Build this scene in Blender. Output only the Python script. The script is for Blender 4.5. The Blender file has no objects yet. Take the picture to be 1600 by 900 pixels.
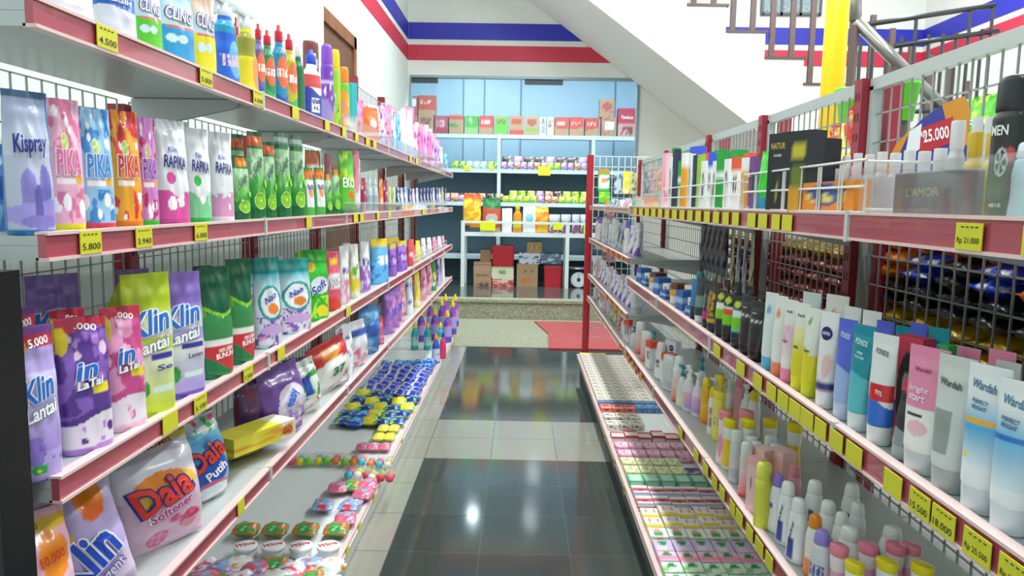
import bpy, bmesh, math, random
from mathutils import Vector, Matrix, Euler
R = math.radians
rnd = random.Random(7)
S = bpy.context.scene
COL = S.collection
# ------------------------------------------------------------ camera
F = 1155.6
CAM = Vector((0, 0, 1.5))
MROT = (Matrix.Rotation(math.atan(12.7/F), 3, 'Z') @ Matrix.Rotation(R(90)-math.atan(133.2/F), 3, 'X')
        @ Matrix.Rotation(R(1.0), 3, 'Z'))
cd = bpy.data.cameras.new('camera'); cam = bpy.data.objects.new('camera', cd); COL.objects.link(cam)
cam.matrix_world = Matrix.Translation(CAM) @ MROT.to_4x4()
cd.sensor_width = 36; cd.lens = 26; cd.clip_start = .02; cd.clip_end = 100
S.camera = cam
S.view_settings.view_transform = 'Standard'; S.view_settings.look = 'None'
S.view_settings.exposure = 0.0; S.view_settings.gamma = 1; S.view_settings.use_curve_mapping = False
def ray(px, py): return MROT @ Vector((px-800, -(py-450), -F))
def hitX(px, py, X):
    d = ray(px, py); t = X/d.x; return CAM + d*t
def hitY(px, py, Y):
    d = ray(px, py); t = Y/d.y; return CAM + d*t
def proj(p):
    v = MROT.transposed() @ (Vector(p)-CAM); return 800+F*v.x/-v.z, 450-F*v.y/-v.z
def hitZ(px, py, Z):
    d = ray(px, py); t = (Z-CAM.z)/d.z; return CAM + d*t
# ------------------------------------------------------------ world and lights
w = bpy.data.worlds.new('world'); S.world = w; w.use_nodes = True
w.node_tree.nodes['Background'].inputs[0].default_value = (.85, .95, 1, 1)
w.node_tree.nodes['Background'].inputs[1].default_value = 0.65
def area(name, loc, sx, sy, power, rot=(0, 0, 0), col=(.95, 1, 1)):
    l = bpy.data.lights.new(name, 'AREA'); l.shape = 'RECTANGLE'; l.size = sx; l.size_y = sy
    l.energy = power; l.color = col
    o = bpy.data.objects.new(name, l); COL.objects.link(o); o.location = loc; o.rotation_euler = rot
    return o
LAMPS = [(.4, -.6, 48), (.4, 1.9, 95), (.3, 4.4, 100), (.25, 6.9, 90), (3.2, 1.5, 70), (3.2, 4.6, 110), (3.4, 7.0, 120)]
for x, y, p in LAMPS: area('tube_light', (x, y, 5.06), .25, 1.25, p)
area('bulb_and_fill_light', (.1, 10.3, 3.9), 2.4, .7, 130, col=(.9, .96, 1))  # added wide fill before the rack to brighten cartons and wall, not a bulb
area('bulb_and_fill_light', (-.75, 12.3, 3.9), .16, .16, 7, col=(.9, .97, 1))
# ------------------------------------------------------------ materials
def lin(c):
    if isinstance(c, str):
        c = [int(c[i:i+2], 16) for i in (0, 2, 4)]
    return tuple(((v/255)/12.92 if v/255 <= .04045 else (((v/255)+.055)/1.055)**2.4) for v in c)
MC = {}
def M(col, rough=.5, metal=0, spec=.5, name=None, noise=0, nscale=20, coat=0):
    k = (col if isinstance(col, str) else tuple(col), rough, metal, spec, noise, nscale, coat)
    if k in MC: return MC[k]
    m = bpy.data.materials.new(name or 'm_%s' % str(col)); m.use_nodes = True
    n = m.node_tree; b = n.nodes['Principled BSDF']; c = lin(col)
    b.inputs['Base Color'].default_value = (*c, 1); b.inputs['Roughness'].default_value = rough
    b.inputs['Metallic'].default_value = metal; b.inputs['Specular IOR Level'].default_value = spec
    b.inputs['Coat Weight'].default_value = coat
    if noise:
        t = n.nodes.new('ShaderNodeTexCoord'); x = n.nodes.new('ShaderNodeTexNoise'); x.inputs['Scale'].default_value = nscale
        x.inputs['Detail'].default_value = 5
        r = n.nodes.new('ShaderNodeValToRGB')
        r.color_ramp.elements[0].position = .3; r.color_ramp.elements[1].position = .7
        r.color_ramp.elements[0].color = (*[v*(1-noise) for v in c], 1); r.color_ramp.elements[1].color = (*[min(1, v*(1+noise)) for v in c], 1)
        n.links.new(t.outputs['Object'], x.inputs['Vector']); n.links.new(x.outputs[0], r.inputs[0]); n.links.new(r.outputs[0], b.inputs['Base Color'])
    MC[k] = m; return m
def mat_print(rough=.28, coat=.3):
    m = bpy.data.materials.new('printed_film'); m.use_nodes = True; n = m.node_tree; b = n.nodes['Principled BSDF']
    a = n.nodes.new('ShaderNodeAttribute'); a.attribute_name = 'Col'
    n.links.new(a.outputs['Color'], b.inputs['Base Color']); b.inputs['Roughness'].default_value = rough
    b.inputs['Coat Weight'].default_value = coat; b.inputs['Coat Roughness'].default_value = .12
    return m
PRINT = mat_print(); CARD = mat_print(.55, 0)
def mat_clear(tint=(1, 1, 1), gl=.12, name='clear_acrylic', haze=0.0, hcol=(.8, .82, .82)):
    m = bpy.data.materials.new(name); m.use_nodes = True; n = m.node_tree; n.nodes.clear()
    o = n.nodes.new('ShaderNodeOutputMaterial'); t = n.nodes.new('ShaderNodeBsdfTransparent'); t.inputs[0].default_value = (*tint, 1)
    g = n.nodes.new('ShaderNodeBsdfGlossy'); g.inputs['Roughness'].default_value = .04
    f = n.nodes.new('ShaderNodeFresnel'); ge = n.nodes.new('ShaderNodeNewGeometry'); ma = n.nodes.new('ShaderNodeMath'); ma.operation = 'MULTIPLY_ADD'
    ma.inputs[1].default_value = -.76; ma.inputs[2].default_value = 1.45; n.links.new(ge.outputs['Backfacing'], ma.inputs[0]); n.links.new(ma.outputs[0], f.inputs[0])
    x = n.nodes.new('ShaderNodeMixShader'); n.links.new(f.outputs[0], x.inputs[0]); n.links.new(t.outputs[0], x.inputs[1]); n.links.new(g.outputs[0], x.inputs[2])
    last = x
    if haze:
        d = n.nodes.new('ShaderNodeBsdfDiffuse'); d.inputs[0].default_value = (*hcol, 1)
        y = n.nodes.new('ShaderNodeMixShader'); y.inputs[0].default_value = haze
        n.links.new(x.outputs[0], y.inputs[1]); n.links.new(d.outputs[0], y.inputs[2]); last = y
    n.links.new(last.outputs[0], o.inputs[0]); return m
ACRYL = mat_clear(haze=.07); GLASS = mat_clear((.9, .97, 1), name='pane_glass')
def mat_tile(ca, cb, name, rough):
    m = bpy.data.materials.new(name); m.use_nodes = True; n = m.node_tree; b = n.nodes['Principled BSDF']
    g = n.nodes.new('ShaderNodeNewGeometry'); mp = n.nodes.new('ShaderNodeVectorMath'); mp.operation = 'ADD'
    mp.inputs[1].default_value = (.545+39, -4.2+39, 0)
    n.links.new(g.outputs['Position'], mp.inputs[0])
    br = n.nodes.new('ShaderNodeTexBrick'); br.offset = 0; br.inputs['Scale'].default_value = 1
    br.inputs['Brick Width'].default_value = .39; br.inputs['Row Height'].default_value = .39; br.inputs['Mortar Size'].default_value = .0022
    br.inputs['Color1'].default_value = (*lin(ca), 1); br.inputs['Color2'].default_value = (*lin(cb), 1); br.inputs['Mortar'].default_value = (*lin('5d6058'), 1)
    n.links.new(mp.outputs[0], br.inputs['Vector'])
    no = n.nodes.new('ShaderNodeTexNoise'); no.inputs['Scale'].default_value = 3; no.inputs['Detail'].default_value = 6
    n.links.new(g.outputs['Position'], no.inputs['Vector'])
    mx = n.nodes.new('ShaderNodeMix'); mx.data_type = 'RGBA'; mx.blend_type = 'MULTIPLY'; mx.inputs['Factor'].default_value = .25
    n.links.new(br.outputs['Color'], mx.inputs['A']); n.links.new(no.outputs['Color'], mx.inputs['B'])
    n.links.new(mx.outputs['Result'], b.inputs['Base Color']); b.inputs['Roughness'].default_value = rough; b.inputs['Specular IOR Level'].default_value = .6
    return m
# ------------------------------------------------------------ mesh helpers
def tag(o, label=None, cat=None, group=None, kind=None):
    if label: o['label'] = label
    if cat: o['category'] = cat
    if group: o['group'] = group
    if kind: o['kind'] = kind
    return o
class MB:
    def __init__(s): s.v = []; s.f = []; s.c = []; s.mi = []
    def box(s, x0, x1, y0, y1, z0, z1, mi=0):
        n = len(s.v)
        s.v += [(x, y, z) for z in (z0, z1) for y in (y0, y1) for x in (x0, x1)]
        for q in ((0, 2, 3, 1), (4, 5, 7, 6), (0, 1, 5, 4), (2, 6, 7, 3), (0, 4, 6, 2), (1, 3, 7, 5)):
            s.f.append([n+i for i in q]); s.mi.append(mi)
    def bar(s, p, q, r, sides=4, mi=0):
        p = Vector(p); q = Vector(q); d = (q-p).normalized()
        a = d.orthogonal().normalized(); b = d.cross(a); n = len(s.v)
        for c in (p, q):
            for i in range(sides):
                t = 2*math.pi*(i+.5)/sides; s.v.append(tuple(c+a*r*math.cos(t)+b*r*math.sin(t)))
        for i in range(sides):
            j = (i+1) % sides; s.f.append([n+i, n+j, n+sides+j, n+sides+i]); s.mi.append(mi)
        s.f.append([n+i for i in range(sides)][::-1]); s.mi.append(mi); s.f.append([n+sides+i for i in range(sides)]); s.mi.append(mi)
    def prism(s, pts, f0, f1, mi=0):
        """pts 2D outline -> two 3D outlines through f0, f1"""
        n = len(s.v); k = len(pts); s.v += [f0(*p) for p in pts]; s.v += [f1(*p) for p in pts]
        s.f.append(list(range(n, n+k))); s.f.append([n+k+i for i in range(k)][::-1]); s.mi += [mi, mi]
        for i in range(k):
            j = (i+1) % k; s.f.append([n+j, n+i, n+k+i, n+k+j]); s.mi.append(mi)
    def mesh(s, name, mats, smooth=False):
        me = bpy.data.meshes.new(name); me.from_pydata(s.v, [], s.f)
        if not isinstance(mats, (list, tuple)): mats = [mats]
        for m in mats: me.materials.append(m)
        if any(s.mi): me.polygons.foreach_set('material_index', s.mi)
        if s.c:
            a = me.color_attributes.new('Col', 'FLOAT_COLOR', 'POINT')
            flat = [];
            for c in s.c: flat += [c[0], c[1], c[2], 1]
            a.data.foreach_set('color', flat)
        bm = bmesh.new(); bm.from_mesh(me); bmesh.ops.recalc_face_normals(bm, faces=bm.faces); bm.to_mesh(me); bm.free()
        if smooth: me.polygons.foreach_set('use_smooth', [True]*len(me.polygons))
        me.update(); return me
    def build(s, name, mats, parent=None, smooth=False):
        return link(name, s.mesh(name, mats, smooth), parent)
def link(name, me, parent=None):
    o = bpy.data.objects.new(name, me); COL.objects.link(o)
    if parent: o.parent = parent
    return o
def empty(name, loc=(0, 0, 0), rz=0):
    o = bpy.data.objects.new(name, None); COL.objects.link(o); o.location = loc; o.rotation_euler = (0, 0, rz); o.empty_display_size = .1
    return o
def struct(name, mb, mats): return tag(mb.build(name, mats), kind='structure')
def lerp(a, b, t): return a+(b-a)*t
def secs_at(S_, z):
    if z <= S_[0][0]: return S_[0][1:]
    for p, q in zip(S_, S_[1:]):
        if z <= q[0]:
            t = (z-p[0])/max(1e-6, q[0]-p[0]); t = t*t*(3-2*t) if not (p[0] == q[0]) else t
            return tuple(lerp(a, b, t) for a, b in zip(p[1:], q[1:]))
    return S_[-1][1:]
def hsh(a, b, s=0):
    v = math.sin(a*127.1+b*311.7+s*74.7)*43758.5453; return v-math.floor(v)
def vn(x, y, s=0):
    i, j = math.floor(x), math.floor(y); u, v = x-i, y-j; u = u*u*(3-2*u); v = v*v*(3-2*v)
    return lerp(lerp(hsh(i, j, s), hsh(i+1, j, s), u), lerp(hsh(i, j+1, s), hsh(i+1, j+1, s), u), v)
def loft(secs, N=28, rings=None, wr=0, colf=None, mb=None, seed=0):
    """secs (z,a,b,n): superellipse rings in unit space; colf(u,v)->rgb"""
    mb = mb or MB(); z0, z1 = secs[0][0], secs[-1][0]
    if rings: zs = [lerp(z0, z1, i/rings) for i in range(rings+1)]
    else: zs = [s[0] for s in secs]
    base = len(mb.v)
    for k, z in enumerate(zs):
        a, b, n = secs_at(secs, z) if rings else secs[k][1:]
        for i in range(N):
            t = 2*math.pi*i/N; c, s = math.cos(t), math.sin(t)
            x = a*math.copysign(abs(c)**(2/n), c); y = b*math.copysign(abs(s)**(2/n), s)
            if wr:
                e = (vn(x*7+seed, z*6, seed)-.5)*wr*(.3+1.4*z); y += e*math.copysign(1, s)*(abs(s)**.5); x += (vn(z*9, seed, 3)-.5)*wr*.12
            mb.v.append((x, y, z))
            if colf: mb.c.append(colf(x+.5, z) if y <= 0.001 else colf(.5-x, z))
    for k in range(len(zs)-1):
        for i in range(N):
            j = (i+1) % N; mb.f.append([base+k*N+i, base+k*N+j, base+(k+1)*N+j, base+(k+1)*N+i]); mb.mi.append(0)
    mb.f.append([base+i for i in range(N)][::-1]); mb.mi.append(0)
    mb.f.append([base+(len(zs)-1)*N+i for i in range(N)]); mb.mi.append(0)
    return mb
def gridbox(colf, nu=10, nv=10, w=1, d=1, h=1, topf=None):
    mb = MB()
    def face(fn, cf, a, b):
        n = len(mb.v)
        for j in range(b+1):
            for i in range(a+1):
                u, v = i/a, j/b; mb.v.append(fn(u, v)); mb.c.append(cf(u, v))
        for j in range(b):
            for i in range(a):
                p = n+j*(a+1)+i; mb.f.append([p, p+1, p+a+2, p+a+1]); mb.mi.append(0)
    topf = topf or (lambda u, v: colf(u, .97))
    X = lambda u: (u-.5)*w
    face(lambda u, v: (X(u), -d/2, v*h), colf, nu, nv); face(lambda u, v: (X(1-u), d/2, v*h), colf, nu, nv)
    face(lambda u, v: (w/2, (u-.5)*d, v*h), lambda u, v: colf(.93+.05*u, v), 3, nv); face(lambda u, v: (-w/2, (.5-u)*d, v*h), lambda u, v: colf(.02+.05*u, v), 3, nv)
    face(lambda u, v: (X(u), (v-.5)*d, h), topf, nu, max(3, nv//2)); face(lambda u, v: (X(u), (.5-v)*d, 0), lambda u, v: colf(u, .02), nu, 2)
    return mb
# ------------------------------------------------------------ printed designs
def design(base, ops, seed=0):
    B = lin(base); O = [[lin(x) if isinstance(x, str) and len(x) == 6 and i > 0 else x for i, x in enumerate(o)] for o in ops]
    def f(u, v):
        c = B
        for o in O:
            k = o[0]
            if k == 'band':
                if o[1] <= v <= o[2]: c = o[3]
            elif k == 'wave':       # colour below a wavy edge
                if v < o[1]+o[2]*math.sin(u*o[3]+seed): c = o[4]
            elif k == 'over':
                if v > o[1]+o[2]*math.sin(u*o[3]+seed): c = o[4]
            elif k == 'grad':
                if o[1] <= v <= o[2]:
                    t = (v-o[1])/(o[2]-o[1]); c = tuple(lerp(a, b, t) for a, b in zip(o[3], o[4]))
            elif k == 'blob':
                if ((u-o[1])/o[3])**2+((v-o[2])/o[4])**2 < 1: c = o[5]
            elif k == 'rect':
                if o[1] <= u <= o[2] and o[3] <= v <= o[4]: c = o[5]
            elif k == 'diag':
                if v < o[1]+o[2]*(u-.5): c = o[3]
            elif k == 'spots':      # v0 v1 n r colour [colour2]
                if o[1] <= v <= o[2]:
                    for i in range(o[3]):
                        a, b = hsh(i, 1, seed), lerp(o[1], o[2], hsh(i, 2, seed)); r = o[4]*(.6+.8*hsh(i, 3, seed))
                        if ((u-a)/(r*1.7))**2+((v-b)/r)**2 < 1: c = o[5+(i % (len(o)-5))]
            elif k == 'mottle':     # v0 v1 colour amount scale
                if o[1] <= v <= o[2]:
                    t = .72*vn(u*o[5], v*o[5]*1.7, seed)+.28*vn(u*o[5]*3, v*o[5]*5, seed+3)
                    if t > 1-o[4]: c = o[3]
            elif k == 'lett':       # v0 v1 colour count
                if o[1] <= v <= o[2] and .12 < u < .88:
                    if (u*o[4]) % 1 < .55+.3*hsh(int(u*o[4]), 5, seed) and vn(u*o[4]*3, v*40, seed) > .28: c = o[3]
            elif k == 'rad':        # flower/lime slice: u v r colour colour2 petals
                du, dv = (u-o[1])/1.7, v-o[2]; r = math.hypot(du, dv)
                if r < o[3]: c = o[5] if (r < o[3]*.82 and math.cos(math.atan2(dv, du)*o[6]) > -.55 and r > o[3]*.12) else o[4]
        return c
    return f
TXT = {}
def text_mesh(s, bold=.0, shear=0):
    k = (s, bold, shear)
    if k in TXT: return TXT[k]
    c = bpy.data.curves.new('t', 'FONT'); c.body = s; c.offset = bold; c.shear = shear; c.resolution_u = 2; c.align_x = 'LEFT'
    o = bpy.data.objects.new('t', c); COL.objects.link(o)
    bpy.context.view_layer.update()
    me = bpy.data.meshes.new_from_object(o.evaluated_get(bpy.context.evaluated_depsgraph_get()))
    V = [tuple(v.co) for v in me.vertices]; P = [list(p.vertices) for p in me.polygons]
    bpy.data.objects.remove(o); bpy.data.curves.remove(c); bpy.data.meshes.remove(me)
    xs = [v[0] for v in V]; ys = [v[1] for v in V]; mx, nx, my, ny = max(xs), min(xs), max(ys), min(ys)
    V = [((v[0]-nx)/(mx-nx)-.5, (v[1]-ny)/(my-ny)-.5) for v in V]
    TXT[k] = (V, P); return TXT[k]
# ------------------------------------------------------------ room shell
WALL = M('e9ebe6', .7, noise=.03, nscale=2, name='painted_wall'); WALLN = M('e4f0ea', .7)
BLUE = M('2b2fb4', .5); RED = M('c9304a', .5); WHITE = M('f0f0ee', .6)
mb = MB()
LT = mat_tile('a2a497', '9c9e91', 'light_floor_tile', .12); DT = mat_tile('4a524e', '414946', 'dark_floor_tile', .09)
DARK = [(-.545, 2.0, 4.98, 7.6), (-.545, 2.0, -2.0, 4.2)]
xs = [-1.6, -.545, 2.0, 7.0]; ys = [-2, 4.2, 4.98, 7.6]
for i in range(3):
    for j in range(3):
        mb.box(xs[i], xs[i+1], ys[j], ys[j+1], -.1, 0, 1 if (i == 1 and j in (0, 2)) else 0)
struct('floor', mb, [LT, DT])
TER = M('96967f', .55, noise=.45, nscale=55, name='terrazzo'); TER.node_tree.nodes['Noise Texture'].inputs['Detail'].default_value = 9
mb = MB(); mb.box(-1.6, 7, 7.6, 9.52, -.1, .004); mb.box(-1.6, 2.3, 9.52, 9.7, -.1, .215); mb.box(-1.6, 2.3, 9.48, 9.72, .215, .25)
struct('floor_terrazzo_apron', mb, TER)
mb = MB(); mb.box(-2.2, 2.3, 9.72, 13.2, .05, .245); struct('floor_stockroom', mb, mat_tile('555d5c', '4d5554', 'stock_tile', .06))
# back wall with the wide opening
OX0, OX1, OZ = -1.45, 1.47, 3.09; H = 5.2
mb = MB(); Y0, Y1 = 9.6, 9.72
mb.box(-1.6, OX0, Y0, Y1, 0, H); mb.box(OX0, OX1, Y0, Y1, OZ, H); mb.box(OX1, 7, Y0, Y1, 0, H)
struct('wall_back', mb, WALL)
def zb(py, px=790): return hitY(px, py, 9.6).z
zs = [zb(37), zb(63), zb(72), zb(96)]
mb = MB(); mb.box(-1.46, 4.98, 9.592, 9.6, zs[1], zs[0], 0); mb.box(-1.46, 4.98, 9.592, 9.6, zs[3], zs[2], 1)
struct('trim_1', mb, [BLUE, RED])
WX = -1.47
mb = MB(); mb.box(WX-.15, WX, 4.62, 9.6, 0, H); mb.box(WX-.3, -1.22, -2, 4.62, 0, H)
struct('wall_left', mb, WALLN)
mb = MB(); mb.box(WX, WX+.006, 6.62, 9.594, zs[1], zs[0], 0); mb.box(WX, WX+.006, 6.62, 9.594, zs[3], zs[2], 1)
struct('trim_2', mb, [BLUE, RED])
mb = MB(); mb.box(4.98, 5.1, -2, 9.6, 0, H); struct('wall_right', mb, WALL)
mb = MB(); mb.box(4.97, 4.98, -2, 9.594, zs[1], zs[0], 0); mb.box(4.97, 4.98, -2, 9.594, zs[3], zs[2], 1)
struct('trim_3', mb, [BLUE, RED])
mb = MB(); mb.box(-1.8, 7, -2, 9.8, H, H+.1); struct('ceiling', mb, M('f4f5f2', .8))
mb = MB(); mb.box(-1.2, -.9, -2.0, -1.9, 0, H); mb.box(4.2, 5.0, -2.0, -1.9, 0, H); struct('wall_front', mb, WALL)
# stockroom
SB = M('c6e4f4', .35, name='stockroom_wall')
mb = MB(); mb.box(-2.2, 2.4, 13.1, 13.2, .2, 4.1); mb.box(-2.2, -2.1, 9.72, 13.1, .2, 4.1); mb.box(2.3, 2.4, 9.72, 13.1, .2, 4.1)
struct('wall_stockroom', mb, SB)
mb = MB(); mb.box(-2.2, 2.4, 9.72, 13.2, 4.0, 4.1); struct('ceiling_stockroom', mb, M('dfe8ec', .8))
mb = MB()
for px in (724, 757, 814, 961):
    x = hitY(px, 160, 13.08).x; mb.box(x-.012, x+.012, 13.085, 13.1, .25, 4.0)
struct('trim_4', mb, M('7f9fb5', .5))
# glass front of the stockroom with patch fittings
mb = MB(); mb.box(OX0, OX1, 9.655, 9.667, 1.9, OZ-.02); struct('window_1', mb, GLASS)
mb = MB(); mb.box(OX0-.0, OX1, 9.60, 9.70, OZ-.03, OZ, 0); mb.box(OX1-.035, OX1, 9.585, 9.7, .25, OZ-.03, 0); mb.box(OX0, OX0+.02, 9.585, 9.7, .25, OZ-.03, 0)
struct('trim_5', mb, M('8fa3ac', .35, .4))
for x0, x1 in ((643, 684), (820, 880)):
    a, b = hitY(x0, 118, 9.62).x, hitY(x1, 118, 9.62).x
    mb = MB(); mb.box(a, b, 9.635, 9.652, OZ-.095, OZ-.032); mb.bar((a+.04, 9.63, OZ-.06), (a+.04, 9.637, OZ-.06), .012, 8); mb.bar((b-.04, 9.63, OZ-.06), (b-.04, 9.637, OZ-.06), .012, 8)
    tag(mb.build('glass_clamp', M('4d565a', .4, .7)), 'steel patch fitting holding the glass at the opening\'s '+('left corner' if x0 < 700 else 'top middle'), 'fitting', 'glass clamps')
# door on left wall
dY0 = hitX(552, 60, WX).y; dz = hitX(552, 60, WX).z
DW = M('8a5a3a', .45, noise=.25, nscale=6, name='door_wood'); DW2 = M('6a4a38', .5)
mb = MB(); y1 = dY0; y0 = 4.72
mb.box(WX, WX+.03, y1-.09, y1, 0, dz, 0); mb.box(WX, WX+.03, y0, y1, dz-.10, dz, 0)
mb.box(WX, WX+.008, y0, y1-.09, 0, dz-.10, 1); 
for k in range(3): mb.box(WX+.008, WX+.016, y0+.12, y1-.2, .2+k*.72, .8+k*.72, 0)
struct('door_1', mb, [DW, DW2])
# stair window of glass blocks on the back wall
a, b = hitY(1190, 20, 9.6), hitY(1284, -40, 9.6)
mb = MB(); mb.box(a.x, b.x, 9.57, 9.6, a.z, 4.2, 0)
for t in (0, .33, .66, 1): x = lerp(a.x, b.x, t); mb.box(x-.015, x+.015, 9.56, 9.6, a.z-.03, 4.2, 1)
mb.box(a.x, b.x, 9.56, 9.6, a.z-.03, a.z, 1)
struct('window_2', mb, [M('9fb4ba', .1, noise=.3, nscale=30), M('5d6468', .4)])
# ------------------------------------------------------------ staircase
SY = 7.9; st = empty('staircase', (2.2, SY, 0)); tag(st, 'white concrete staircase rising to the left over the stockroom opening, brown balusters', 'staircase')
def sx(px, py): v = hitY(px, py, SY); return v.x, v.z
ax, az = sx(1254, 133); bx_, bz = sx(1194, 92)
tr = ax-bx_; ri = bz-az; x, z = ax, az
pts = []
n_up = 8
px_, pz_ = ax-tr*n_up, az+ri*n_up
P = [(px_, pz_)]
cx, cz = px_, pz_; steps = []
while cz > .02:
    P.append((cx+tr, cz)); steps.append((cx, cz)); cz -= ri; cx += tr
    if cz > .02: P.append((cx, cz))
P.append((cx, 0.01))
s1, s2 = sx(920, 0), sx(1165, 190); sl = (s2[1]-s1[1])/(s2[0]-s1[0])
P.append((s2[0]+(0.01-s2[1])/sl, .01)); P.append((px_, min(s1[1]+(px_-s1[0])*sl, pz_-.2)))
P = [(p[0], min(p[1], 5.19)) for p in P]
Q = []
for p in P:
    if not Q or (abs(Q[-1][0]-p[0])+abs(Q[-1][1]-p[1])) > 1e-4: Q.append(p)
mb = MB(); mb.prism([(p[0]-2.2, p[1]) for p in Q], lambda x, z: (x, 0, z), lambda x, z: (x, 9.59-SY, z))
mb.build('flight', M('f0f0ec', .7), st)
TD = M('5a4742', .3); BR = M('5d4a49', .4)
for cx, cz in steps:
    if cz < 5.0 and cz > .3:
        m = MB(); m.box(cx-.0-2.2, cx+tr+.02-2.2, -.02, 9.58-SY, cz, cz+.022); m.build('tread', TD, st)
        for f in (.18, .68):
            m = MB(); x = cx+tr*f-2.2; m.box(x-.026, x+.026, .0, .04, cz+.022, min(cz+1.05-ri*f+.1, 5.18)); m.build('baluster', BR, st)
# yellow pole
pp = hitY(1303, 100, 5.2); mb = MB()
n = 24
mb.bar((0, 0, 0), (0, 0, 5.2), .076, n); mb.bar((0, 0, 0), (0, 0, .04), .12, n)
o = mb.build('pole', M('f2c80a', .3), None, True); o.location = (pp.x, 5.2, 0); tag(o, 'bright yellow round steel pole standing beside the stairs', 'pole')
# brown posts and railings to the right of the pole
def rail(name, label, Y, segs, mat, r, verts=None, vm=None, vr=.02, sides=8):
    p0 = hitY(*segs[0][0], Y); root = empty(name, (p0.x, Y, 0)); tag(root, label, 'railing')
    for a, b in segs:
        A, B = hitY(*a, Y)-root.location, hitY(*b, Y)-root.location
        m = MB(); m.bar(A, B, r, sides); m.build('handrail', mat, root, True)
    for (px, ya, yb) in (verts or []):
        A, B = hitY(px, ya, Y)-root.location, hitY(px, yb, Y)-root.location
        m = MB(); m.bar(A, (A.x, A.y, B.z), vr); m.build('baluster', vm or mat, root)
    return root
STL = M('9a9c9c', .28, .8); DKS = M('3e4346', .4, .5)
rail('stair_handrail', 'thick grey steel handrail bending down towards the right', 5.6,
     [((1336, -30), (1336, 32)), ((1336, 32), (1470, 165)), ((1470, 165), (1600, 300))], STL, .045,
     [(1336, 32, 330), (1400, 95, 360), (1466, 160, 380)], BR, .035)
rail('landing_railing', 'dark iron landing railing in front of the right wall stripes', 6.5,
     [((1330, 42), (1555, 8)), ((1398, 72), (1560, 48)), ((1330, 178), (1580, 168))], DKS, .022,
     [(x, 42-(x-1330)*.15 if x in (1432, 1517, 1552) else 66-(x-1330)*.1, 175) for x in (1345, 1365, 1387, 1409, 1432, 1452, 1474, 1495, 1517, 1535, 1552)], DKS, .016)
# ceiling lamps (above the picture)
for i, (x, y, p) in enumerate(LAMPS):
    m = MB(); m.box(-.06, .06, -.62, .62, 0, .05)
    t = m.build('tube_lamp', M('f5f5f5', .4)); t.location = (x, y, 5.12); tag(t, 'white tube lamp hanging on the ceiling high above the shop', 'lamp', 'ceiling tube lamps')
    m = MB(); m.bar((0, -.58, -.018), (0, .58, -.018), .016, 12); m.build('tube', M('ffffff', .3), t)
# red floor mat
mb = MB(); a = hitZ(835, 503, .01); b = hitZ(857, 545, .01)
mb.prism([(a.x, a.y), (a.x+1.35, a.y), (a.x+1.35, b.y), (b.x, b.y), (b.x+.03, lerp(a.y, b.y, .5))], lambda x, y: (x, y, .004), lambda x, y: (x, y, .02))
tag(mb.build('floor_mat', M('a8484a', .8, noise=.15, nscale=40)), 'red doormat lying on the terrazzo before the stockroom step', 'mat')
# ------------------------------------------------------------ gondola shelving
GREY = M('b9bfbf', .35, .1, name='shelf_steel'); WSH = M('dfe4e4', .3); RAIL = M('b0505e', .25, coat=.5, name='red_price_rail'); RAILW = M('e6c9c6', .3)
UPR = M('8e2430', .35); WIRE = M('9aa09c', .35, .5); WIREW = M('d9dcda', .3, .2); FRAME = M('b4bab8', .35, .3)
LB, LL, LBASE = -1.06, -.69, -.672
LZ = [1.735, 1.404, 1.036, .713]; LH = .042
LY = [1.065+.922*k for k in range(7)]+[7.38]
SURF = {}
def shelf(root, side, X0, X1, y0, y1, zb_, lh, name='shelf', railm=None, rail_part=True, clip=True):
    """board from back X0 to front X1 (price rail at X1)"""
    s = 1 if X1 > X0 else -1
    m = MB(); xa, xb = sorted((X0, X1-s*.012)); m.box(xa, xb, y0+.001, y1-.001, zb_+lh-.02, zb_+lh-.006)
    # folded ends (white) and bracket
    for yy in (y0+.001, y1-.007): m.box(xa, xb, yy, yy+.006, zb_, zb_+lh-.0205)
    b = m.build(name, WSH if name == 'base_deck' else GREY, root)
    m = MB(); xa, xb = sorted((X1-s*.012, X1)); m.box(xa, xb, y0+.001, y1-.001, zb_+.004, zb_+lh-.004, 0)
    xa, xb = sorted((X1-s*.016, X1+s*.004)); m.box(xa, xb, y0+.001, y1-.001, zb_+lh-.005, zb_+lh, 1); m.box(xa, xb, y0+.001, y1-.001, zb_-.001, zb_+.004, 1)
    m.build('price_rail', [railm or RAIL, RAILW], b)
    if clip:
        m = MB(); xa, xb = sorted((X1-s*.004, X1+s*.006)); m.box(xa, xb, y1-.008, y1+.004, zb_-.004, zb_+lh+.003); m.build('end_clip', M('c9cdca', .3), b)
    for yy in (y0+.006, y1-.016):
        m = MB(); m.prism([(X0, zb_-.06), (X0, zb_+.02), (X0+(X1-X0)*.85, zb_+.02), (X0+(X1-X0)*.8, zb_+.0)], lambda x, z: (x, yy, z), lambda x, z: (x, yy+.006, z))
        m.build('bracket', M('c4c9c9', .35), b)
def meshpanel(root, X, y0, y1, z0, z1, sy, sz, mat, fr=None, r=.0018):
    m = MB(); n = max(1, round((y1-y0)/sy)); k = max(1, round((z1-z0)/sz))
    for i in range(n+1): y = lerp(y0, y1, i/n); m.box(X-r, X+r, y-r, y+r, z0, z1)
    for i in range(k+1): z = lerp(z0, z1, i/k); m.box(X-r, X+r, y0, y1, z-r, z+r)
    o = m.build('mesh_panel', mat, root)
    if fr:
        m = MB(); f = .013
        m.box(X-f, X+f, y0, y1, z1-.012, z1+.022); m.box(X-f, X+f, y0, y1, z0-.02, z0)
        m.box(X-f, X+f, y0, y0+.028, z0, z1); m.box(X-f, X+f, y1-.02, y1, z0, z1)
        m.build('panel_frame', fr, o)
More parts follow.
